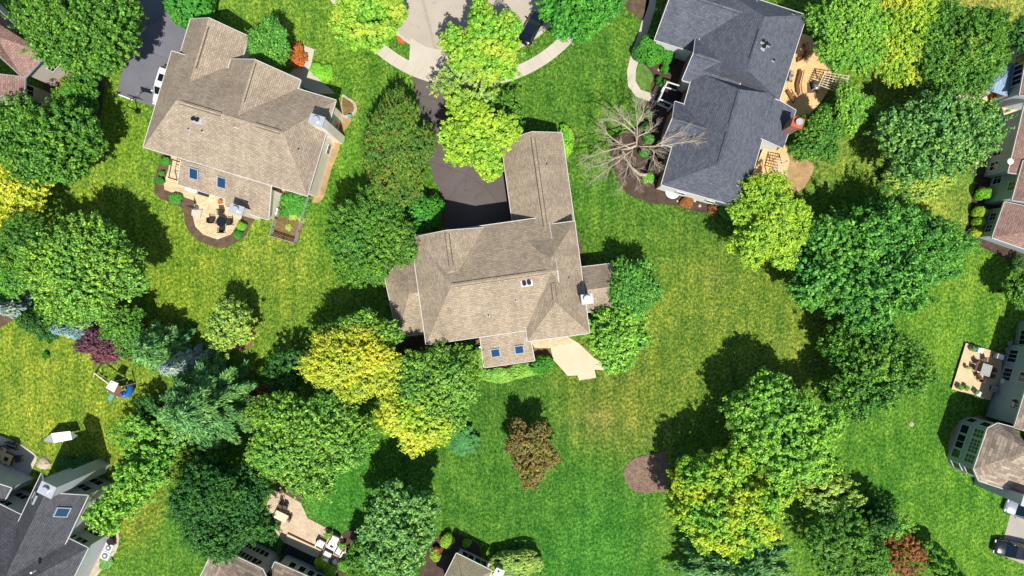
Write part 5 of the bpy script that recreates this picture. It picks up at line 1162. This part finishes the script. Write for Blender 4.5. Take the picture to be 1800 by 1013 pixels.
# H3 deck
def deck(label, pts, z, mat="deck_wood", name="deck"):
    w_ = [P(x, y, z) for x, y in pts]; c = sum(w_, Vector()) / len(w_); root = thing(name, (c.x, c.y, 0), label, "deck")
    m = M(); m.prism([(p.x, p.y) for p in w_], z - .06, z); m.build("boards", mat, root)
    m = M(); q = [(c + (p - c) * .97) for p in w_]; m.prism([(p.x, p.y) for p in q], -.05, z - .065); m.build("skirt", "brown_wood", root); return root
def planks(name, rgb, rot, bw=.14):
    m, nt, b = newmat(name); c = lin(rgb); geo = nt.nodes.new("ShaderNodeNewGeometry").outputs["Position"]
    mp = nt.nodes.new("ShaderNodeMapping"); mp.inputs["Rotation"].default_value = (0, 0, rot); nt.links.new(geo, mp.inputs[0])
    br = nt.nodes.new("ShaderNodeTexBrick"); nt.links.new(mp.outputs[0], br.inputs["Vector"]); br.inputs["Scale"].default_value = 1
    br.inputs["Color1"].default_value = c; br.inputs["Color2"].default_value = scl(c, .88); br.inputs["Mortar"].default_value = scl(c, .5); br.inputs["Brick Width"].default_value = 3.6; br.inputs["Row Height"].default_value = bw; br.inputs["Mortar Size"].default_value = .008
    n1 = noise(nt, geo, 1.2, 3); r1 = ramp(nt, [(.3, (.85, .85, .85, 1)), (.7, (1.08, 1.08, 1.08, 1))]); nt.links.new(n1.outputs[0], r1.inputs[0])
    nt.links.new(mixc(nt, br.outputs["Color"], r1.outputs[0], 1.0, 'MULTIPLY'), b.inputs["Base Color"]); b.inputs["Roughness"].default_value = .7; MATS[name] = m
planks("deck_boards", (226, 184, 128), .3); planks("deck_boards_pale", (208, 184, 142), -.3)
deck("large sunlit tan wooden deck behind the slate grey house", [(1408, 58), (1424, 64), (1444, 90), (1452, 110), (1462, 128), (1456, 160), (1444, 178), (1424, 200), (1402, 216), (1368, 180), (1392, 110)], .5, "deck_boards")
deck("small lower wooden deck below the brick chimney", [(1350, 240), (1382, 256), (1388, 284), (1378, 312), (1345, 314), (1318, 318)], .45, "deck_boards")
deck("square tan deck with dining set behind the glazed bay house", [(1698, 603), (1762, 622), (1760, 660), (1740, 704), (1673, 684)], .35, "deck_boards_pale")
def bench_run(label, pts, z, mat="brown_wood"):
    w_ = [P(x, y, z + .45) for x, y in pts]; root = thing("deck_bench", (w_[0].x, w_[0].y, z), label, "bench")
    for k in range(len(w_) - 1): M().bar(w_[k], w_[k + 1], .42, .06).build("seat", mat, root)
    for k in range(len(w_) - 1):
        d = (w_[k + 1] - w_[k]).normalized(); n = Vector((-d.y, d.x, 0)) * .24; M().bar(w_[k] + n + Vector((0, 0, .4)), w_[k + 1] + n + Vector((0, 0, .4)), .06, .12).build("backrest", mat, root)
    for p in w_: M().box((p.x, p.y, z + .22), (.1, .3, .44)).build("leg", mat, root)
bench_run("brown built in bench at the upper end of the sunlit deck", [(1413, 78), (1417, 90), (1414, 98), (1403, 106)], .5)
bench_run("brown built in bench in the middle of the sunlit deck", [(1408, 124), (1407, 130), (1402, 150), (1404, 164)], .5)
bench_run("brown built in bench at the lower end of the sunlit deck", [(1385, 160), (1391, 170), (1396, 178)], .5)
rt = thing("fire_pit", P(1432, 153, .5), "round grey lidded fire pit on a tan mat on the sunlit deck", "fire pit")
M().box((-.3, -.1, .02), (1.3, 1.3, .03)).build("mat", "brown_fabric", rt, world=False); mm = M(); mm.cyl((0, 0, .03), .55, .55, 20); mm.build("bowl", "black_metal", rt, world=False); mm = M(); mm.dome((0, 0, .58), .56, .25, 18, 4); mm.build("lid", "grey_steel", rt, smooth=True, world=False)
for (x, y, lb_) in [(1388, 132, "upper"), (1386, 142, "lower")]: chair("grey wicker chair on the deck against the slate house, %s of two" % lb_, x, y, 0, "grey_plastic", "wicker chairs on the sunlit deck", z=.5)
# entry rails of the slate house
rt = thing("entry_porch", P(1172, 168), "white railed entry porch at the front of the slate grey house", "porch")
m = M(); q = [P(x, y) for x, y in ((1150, 176), (1162, 148), (1196, 158), (1186, 190))]; m.prism([(p.x, p.y) for p in q], -.02, .35); m.build("floor", "shade_dark", rt)  # floor painted dark to stand in for shade inside the porch
for (a, b) in (((1158, 176), (1172, 146)), ((1172, 146), (1194, 153)), ((1158, 176), (1182, 186))):
    for z in (1.0, 2.9): M().bar(P(*a, 0) * .97 + Vector((0, 0, z)), P(*b, 0) * .97 + Vector((0, 0, z)), .14).build("rail", "white_trim", rt)
for p_ in ((1158, 176), (1172, 146), (1182, 186)): p = P(*p_) * .97; M().box((p.x, p.y, 1.45), (.2, .2, 2.9)).build("column", "white_trim", rt)
# playground
rt = thing("playset", P(205, 686), "wooden play tower with pale canopy and blue slide on the left lawn", "playset")
def TB(x, y, z): return P(x, y, z)
m = M(); 
for (x, y) in ((196, 672), (214, 680), (206, 698), (189, 688)): p = TB(x, y, 3.0); M().box((p.x, p.y, 1.5), (.12, .12, 3.0)).build("post", "pale_wood", rt)
q = [TB(*p, 3.0) for p in ((195, 669), (208, 674), (200, 690), (186, 682))]; mm = M(); mm.face(q); mm.face([p - Vector((0, 0, .06)) for p in q][::-1]); mm.build("canopy", "white_fabric", rt)
q = [TB(*p, 1.5) for p in ((196, 672), (216, 681), (207, 699), (188, 689))]; mm = M(); mm.prism([(p.x, p.y) for p in q], 1.4, 1.5); mm.build("platform", "brown_wood", rt)
mm = M(); mm.tube([TB(214, 690, 1.5), TB(219, 695, 1.3), TB(226, 692, 1.0), TB(230, 684, .7), TB(227, 677, .4)], [.42] * 5, 10); mm.build("tube_slide", "blue_plastic", rt, smooth=True)
mm = M(); mm.bar(TB(199, 692, 1.5), TB(192, 704, .2), .55, .08); mm.build("slide", "teal_plastic", rt)
fr = M(); fr.bar(TB(166, 656, 2.3), TB(190, 674, 2.3), .13); fr.build("swing_beam", "pale_wood", rt)
for (a, b) in (((166, 656), (180, 637)), ((166, 656), (164, 664))): M().bar(TB(*a, 2.3), TB(*b, 0), .12).build("swing_leg", "pale_wood", rt)
for (x, y) in ((175, 662), (183, 667)):
    mm = M(); mm.box(TB(x, y, .5), (.45, .22, .05), -.6); so = mm.build("swing_seat", "black_metal", rt); mm = M()
    c_ = TB(x, y, .5); t_ = TB(x, y, 2.3); t_ = Vector((c_.x, c_.y, 2.25))
    for s_ in (-.2, .2): mm.bar(c_ + Vector((s_, 0, 0)), t_ + Vector((s_, 0, 0)), .02)
    mm.build("chain", "black_metal", so)
# white fabric hammock-canopy
rt = thing("shade_canopy", P(107, 768), "white rectangular fabric canopy stretched between two ground anchors on the lawn", "canopy")
hc = [P(90, 762, 1.7), P(123, 758, 1.7), P(127, 773, 1.5), P(95, 779, 1.5)]
mm = M(); mm.face(hc[::-1]); mm.face([p - Vector((0, 0, .04)) for p in hc]); e0, e1 = P(76, 775, .8), P(137, 766, .8)
mm.build("fabric", "white_fabric", rt); M().face([hc[0], hc[3], e0]).build("end_flap", "grey_trim", rt); M().face([hc[2], hc[1], e1]).build("end_flap", "grey_trim", rt)
for e in (e0, e1): M().bar((e.x, e.y, 0), e, .07).build("post", "black_metal", rt)
mm = M(); mm.bar(e1, P(143, 762, 0), .04); mm.bar(e0, P(72, 774, 0), .04); mm.build("guy_rope", "black_metal", rt)
# charcoal house patio
rt = thing("fire_table", P(17, 805, .05), "square amber topped fire table on the corner patio", "table", rz=-.4)
M().box((0, 0, .3), (1.2, 1.2, .5)).build("base", "brown_wood", rt, world=False); M().box((0, 0, .58), (1.35, 1.35, .07)).build("tabletop", "deck_wood", rt, world=False)
M().box((0, 0, .62), (.5, .5, .03)).build("burner", "black_metal", rt, world=False)
for (x, y, a, lb_) in [(18, 782, -100, "above the amber fire table, left of two"), (27, 785, -110, "above the amber fire table, right of two"), (33, 806, 180, "right of the amber fire table"), (2, 790, -60, "at the left edge above the amber fire table"), (8, 815, 60, "below the amber fire table")]:
    chair("black patio chair %s" % lb_, x, y, math.radians(a), "dark_fabric", "chairs round the fire table", s=1.3)
table("second amber topped table cut by the left edge", 2, 794, -.4, "deck_wood", 1.0, 1.0, hgt=.6)
m = M(); c = P(200, 948); m.cyl((c.x, c.y, 0), .4, .8, 12); m.cyl((c.x, c.y, .8), .43, .05, 12); o = m.build("bin", "black_metal", None, origin=c); tag(o, "round black bin beside the two white air conditioners", "bin")
# bottom patio of the blue-grey house
table("long slatted pale dining table on the bottom paver patio", 494, 908, -.45, "pale_wood", 1.7, 1.0, z=.05)
for (x, y, a, lb_) in [(494, 889, -115, "above the slatted dining table, left of two"), (502, 891, -115, "above the slatted dining table, right of two"), (508, 911, 155, "at the right end of the slatted dining table"), (490, 919, 65, "below the slatted dining table, right of two"), (481, 915, 65, "below the slatted dining table, left of two")]:
    chair("dark brown patio chair %s" % lb_, x, y, math.radians(a), "brown_fabric", "chairs round the slatted dining table", s=1.05)
table("square white lounge table with a dark centre on the bottom patio", 583, 961, -.5, "white_plastic", 1.15, 1.0, hgt=.45); 
m = M(); c = P(583, 961, .5); m.box((c.x, c.y, .53), (.4, .25, .05), -.5); o = m.build("tray", "dark_fabric", None, origin=(c.x, c.y, .50)); tag(o, "small dark tray on the white lounge table", "tray")
def lounge(label, px, py, rz, s=1.0):
    g = P(px, py, .4); root = thing("lounge_chair", (g.x, g.y, .05), label, "lounge chair", "white lounge chairs on the bottom patio", rz); root.scale = (s, s, s)
    m = M(); m.box((0, 0, .36), (.8, .85, .18)); o = m.build("cushion", "white_fabric", root, world=False); o.modifiers.new("bevel", 'BEVEL').width = .06
    m = M(); m.box((-.42, 0, .62), (.18, .85, .5)); o = m.build("back_cushion", "white_fabric", root, world=False); o.modifiers.new("bevel", 'BEVEL').width = .06
    M().box((0, 0, .2), (.95, 1.0, .14)).build("frame", "brown_fabric", root, world=False)
    for s_ in (-1, 1): M().box((0, s_ * .50, .5), (.95, .07, .08)).build("armrest", "brown_fabric", root, world=False)
lounge("white lounge chair above the white table", 589, 948, -2.0, 1.1); lounge("white lounge chair left of the white table facing the lawn", 564, 956, -.5, 1.05); lounge("white lounge chair right of the white table", 597, 969, 2.6, 1.05); lounge("white lounge chair below the white table", 575, 976, 1.1, 1.15)
m = M(); c = P(589, 988, .3); m.cyl((c.x, c.y, .05), .3, .45, 14); o = m.build("pouf", "white_fabric", None, origin=P(589, 988)); tag(o, "round white pouf at the lower tip of the lounge patio", "pouf")
for (x, y, lb_) in [(579, 938, "dark planter with a green plant at the upper edge of the lounge patio"), (604, 957, "dark planter with a green plant right of the lounge table")]:
    rt = thing("potted_plant", P(x, y, .05), lb_, "potted plant"); mm = M(); mm.cyl((0, 0, 0), .22, .45, 12, .28); mm.build("pot", "black_metal", rt, world=False)
    c = bpy.data.objects.new("foliage", proto("open_X_1")[0]); col.objects.link(c); c.parent = rt; c.scale = (.5, .5, .45); c.location = (0, 0, .65); c.material_slots[0].link = 'OBJECT'; c.material_slots[0].material = MATS["leaf_fresh"]
rt = thing("shade_panel", P(528, 977, .05), "house shade painted as an outdoor rug with a paler inner border below the patio steps", "panel")
q = [P(*p, .1) for p in ((502, 952), (561, 980), (549, 1002), (492, 972))]; mm = M(); mm.prism([(p.x, p.y) for p in q], .055, .075); mm.build("shade_sheet", "shade_dark", rt)  # dark sheet: the house's shadow on the patio, put into its colour
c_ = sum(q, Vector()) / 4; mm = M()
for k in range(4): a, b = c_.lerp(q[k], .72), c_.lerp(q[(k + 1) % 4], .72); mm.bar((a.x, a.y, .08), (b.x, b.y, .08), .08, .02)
mm.build("border", "panel_line", rt)
rt = thing("garden_steps", P(530, 955), "two long pale steps with dark nosings between the patio and the rug", "steps")
for k in range(2):
    a, b = P(505 - k * 2, 941 + k * 8), P(564 - k * 3, 969 + k * 8); mm = M(); mm.bar(a + Vector((0, 0, .16 - .05 * k)), b + Vector((0, 0, .16 - .05 * k)), .6, .18); st = mm.build("tread", "concrete_sand", rt)
    mm = M(); mm.bar(a + Vector((0.12, .28, .22 - .05 * k)), b + Vector((0.12, .28, .22 - .05 * k)), .10, .08); mm.build("nosing", "brown_wood", st)
# H5 deck set
table("square grey dining table on the square tan deck", 1730, 650, -.3, "grey_plastic", 1.25, 1.45, z=.35, hgt=.75)
for (x, y, a, lb_) in [(1728, 632, -90, "above the grey dining table"), (1714, 637, -50, "at the upper left of the grey dining table"), (1710, 646, -15, "left of the grey dining table"), (1716, 660, 20, "at the lower left of the grey dining table"), (1722, 667, 80, "below the grey dining table"), (1740, 650, 190, "right of the grey dining table, upper of two"), (1737, 660, 170, "right of the grey dining table, lower of two")]:
    chair("brown framed wicker chair %s" % lb_, x, y, math.radians(a), "brown_fabric", "chairs round the grey dining table", "brown_wood", s=1.0, z=.35)
def pot(label, px, py, r, z, plant=True):
    rt = thing("potted_plant", P(px, py, z), label, "potted plant"); mm = M(); mm.cyl((0, 0, 0), r * .75, .45, 14, r); mm.build("pot", "stone", rt, world=False)
    c = bpy.data.objects.new("foliage", proto("open_X_2")[0]); col.objects.link(c); c.parent = rt; c.scale = (r, r, r * .8); c.location = (0, 0, .6); c.material_slots[0].link = 'OBJECT'; c.material_slots[0].material = MATS["leaf_fresh"]
pot("potted plant in the upper left corner of the square deck", 1706, 613, .35, .35); pot("potted plant in the lower left corner of the square deck", 1683, 680, .35, .35); pot("small potted plant halfway down the left side of the square deck", 1696, 645, .22, .35)
pot("potted plant at the lower edge of the square deck", 1694, 681, .35, .35); pot("small pot among the striped chairs on the lower deck edge", 1712, 688, .3, .35)
def lounger(label, px, py, rz, z=.35):
    g = P(px, py, z); rt = thing("deck_chair", (g.x, g.y, z), label, "deck chair", "striped deck chairs", rz)
    M().box((0, 0, .35), (.7, .6, .06)).build("seat", "white_fabric", rt, world=False); M().box((-.5, 0, .55), (.5, .6, .06), ax=(Vector((.8, 0, -.6)), Vector((0, 1, 0)), Vector((.6, 0, .8)))).build("backrest", "blue_plastic", rt, world=False)
    for sx in (-.3, .3):
        for sy in (-.27, .27): M().box((sx, sy, .17), (.05, .05, .34)).build("leg", "black_metal", rt, world=False)
lounger("white and blue deck chair by the upper edge of the square deck", 1720, 616, -.3); lounger("white and blue deck chair on the lower edge of the square deck", 1718, 692, -.5)
rt = thing("barbecue", P(1749, 626, .35), "white topped barbecue cabinet at the upper right of the square deck", "barbecue", rz=-.3)
M().box((0, 0, .45), (.75, .6, .9)).build("cabinet", "grey_steel", rt, world=False); M().box((0, 0, .95), (.8, .62, .12)).build("lid", "white_plastic", rt, world=False); M().box((.65, 0, .8), (.5, .55, .06)).build("side_shelf", "grey_steel", rt, world=False)
rt = thing("garden_sofa", P(1748, 684, .35), "grey cushioned bench in the shade beside the square deck", "bench", rz=-.3)
M().box((0, 0, .38), (1.3, .65, .2)).build("seat", "grey_plastic", rt, world=False); M().box((0, -.33, .62), (1.3, .12, .4)).build("backrest", "grey_plastic", rt, world=False)
M().box((0, 0, .15), (1.3, .6, .22)).build("frame", "black_metal", rt, world=False)
rt = thing("pale_chair", P(1760, 670, .35), "white square chair in the shade above the grey bench", "chair", rz=-.3)
M().box((0, 0, .4), (.6, .6, .1)).build("seat", "white_plastic", rt, world=False); M().box((-.32, 0, .65), (.08, .6, .5)).build("backrest", "white_plastic", rt, world=False); M().box((0, 0, .18), (.5, .5, .34)).build("base", "grey_plastic", rt, world=False)
# blue metal gazebo, tank and garden furniture upper right
def gazebo():
    pts = [(1748, 112), (1785, 108.6), (1788, 128), (1770.6, 170), (1734.8, 158), (1728, 136)]; ap = P(1762, 138, 4.0); w_ = [P(x, y, 3.0) for x, y in pts]
    rt = thing("gazebo", (ap.x, ap.y, 0), "blue grey standing seam metal roofed gazebo beside the right hand house", "gazebo")
    m = M()
    for k in range(6):
        a, b = w_[k], w_[(k + 1) % 6]; m.face([b, a, ap]); m.face([a - Vector((0, 0, .1)), b - Vector((0, 0, .1)), ap - Vector((0, 0, .1))]); m.face([a, b, b - Vector((0, 0, .1)), a - Vector((0, 0, .1))])
    m.build("roof", "blue_metal_roof", rt)
    m = M()
    for k in range(6):
        a, b = w_[k], w_[(k + 1) % 6]; m.bar(a + Vector((0, 0, .03)), ap + Vector((0, 0, .03)), .08, .06); n = 7
        for i in range(1, n):
            e = a.lerp(b, i / n); t = 1 - abs(i / n - .5) * 2; tt = ((a + b) / 2 - ap).normalized(); m.bar(e + Vector((0, 0, .02)), e.lerp(e - tt * (((a + b) / 2 - ap).length), t * .97) + Vector((0, 0, .02)), .035, .03)
    m.build("seam", "blue_metal_roof", rt)
    for p in w_: q = ap.lerp(p, .92); M().box((q.x, q.y, 1.45), (.14, .14, 2.9)).build("post", "white_trim", rt)
gazebo()
rt = thing("play_car", P(1747, 172), "bright orange ride on toy box in front of the gazebo", "toy", rz=-.3)
M().box((0, 0, .4), (1.2, .8, .5)).build("body", "orange_plastic", rt, world=False); M().box((-.1, 0, .72), (.6, .6, .15)).build("lid", "orange_plastic", rt, world=False)
for sx in (-.4, .4):
    for sy in (-.42, .42): mm = M(); mm.tube([(sx, sy - .05, .16), (sx, sy + .05, .16)], .16, 10); mm.build("wheel", "rubber", rt, world=False)
rt = thing("grill", P(1725, 164, 0), "grey covered grill on the pale patio left of the orange toy", "grill", rz=-.5); M().box((0, 0, .45), (1.0, .6, .8)).build("cabinet", "grey_steel", rt, world=False); mm = M(); mm.tube([(-.45, 0, .88), (.45, 0, .88)], .28, 12); mm.build("hood", "grey_plastic", rt, world=False)
# glider chairs near H5, satellite dishes
for (x, y, lb_) in [(1779, 604, "upper"), (1775, 616, "lower")]:
    p = P(x, y, .8); rt = thing("garden_chair", (p.x, p.y, 0), "pale round backed garden chair in the shade above the square deck, %s of two" % lb_, "chair", rz=2.6)
    mm = M(); mm.cyl((0, 0, .4), .34, .06, 16); mm.build("seat", "grey_plastic", rt, world=False)
    mm = M(); mm.tube([(.30 * math.cos(k * .35), .30 * math.sin(k * .35), .75) for k in range(-4, 5)], [.05] * 9, 6); mm.build("backrest", "grey_plastic", rt, world=False)
    for a in range(4): M().bar((.2 * math.cos(a * 1.57 + .8), .2 * math.sin(a * 1.57 + .8), .42), (.28 * math.cos(a * 1.57 + .8), .28 * math.sin(a * 1.57 + .8), 0), .04).build("leg", "grey_steel", rt, world=False)
p = P(845, 611, 3.2); rt = thing("flagpole_bracket", (p.x - .1, p.y, 2.9), "small white angled bracket on the left edge of the skylight roof", "bracket"); mm = M(); mm.bar((0, 0, 0), (-.5, -.1, .5), .06); mm.build("arm", "white_plastic", rt, world=False); mm = M(); mm.box((0, 0, 0), (.2, .2, .3)); mm.build("plate", "white_plastic", rt, world=False)
# basketball hoops
rt = thing("basketball_hoop", P(243, 196), "black basketball hoop on a pole beside the blue asphalt driveway", "basketball hoop")
mm = M(); mm.cyl((0, 0, 0), .35, .2, 14); mm.build("base", "black_metal", rt, world=False)
b0 = P(243, 196); t0 = P(240, 163, 3.2) - b0; mm = M(); mm.tube([(0, 0, .1), (0, 0, 2.6), (t0.x * .5, t0.y * .4 + .2, 3.0), (t0.x * .9, t0.y * .55, 3.2)], .07, 8); mm.build("pole", "black_metal", rt, world=False)
d_ = Vector((.96, -.28, 0)); n_ = Vector((.28, .96, 0)); c_ = Vector((t0.x * .95, t0.y * .6, 3.3)); mm = M(); mm.box(c_, (1.4, .08, .9), ax=(d_, n_, Vector((0, 0, 1)))); mm.build("backboard", "dark_fabric", rt, world=False)
mm = M(); r0_ = c_ + n_ * .35 - Vector((0, 0, .3)); mm.tube([r0_ + Vector((math.cos(k * math.pi / 8) * .23, math.sin(k * math.pi / 8) * .23, 0)) for k in range(17)], .02, 5); mm.build("rim", "orange_plastic", rt, world=False)
m = M(); m.bar(P(207, 166, .05), P(233, 176, .05), .14, .12); o = m.build("parking_curb", "white_plastic", None, origin=P(220, 171)); tag(o, "white bar across the lower end of the blue asphalt driveway", "kerb bar")
m = M(); c = P(402, 612); m.box((c.x, c.y, .4), (1.0, .7, .8), -.3); m.box((c.x, c.y, .83), (1.1, .8, .06), -.3); o = m.build("utility_cabinet", "grey_plastic", None, origin=c); tag(o, "grey utility cabinet in the shade below the small yellow green tree", "cabinet")
m = M(); c = P(508, 632); m.box((c.x, c.y, .3), (.9, .7, .6), -.5); m.box((c.x, c.y, .62), (.95, .75, .05), -.5); o = m.build("utility_cabinet", "grey_plastic", None, origin=c); tag(o, "dark grey utility cabinet in the shade left of the golden yellow maple", "cabinet")
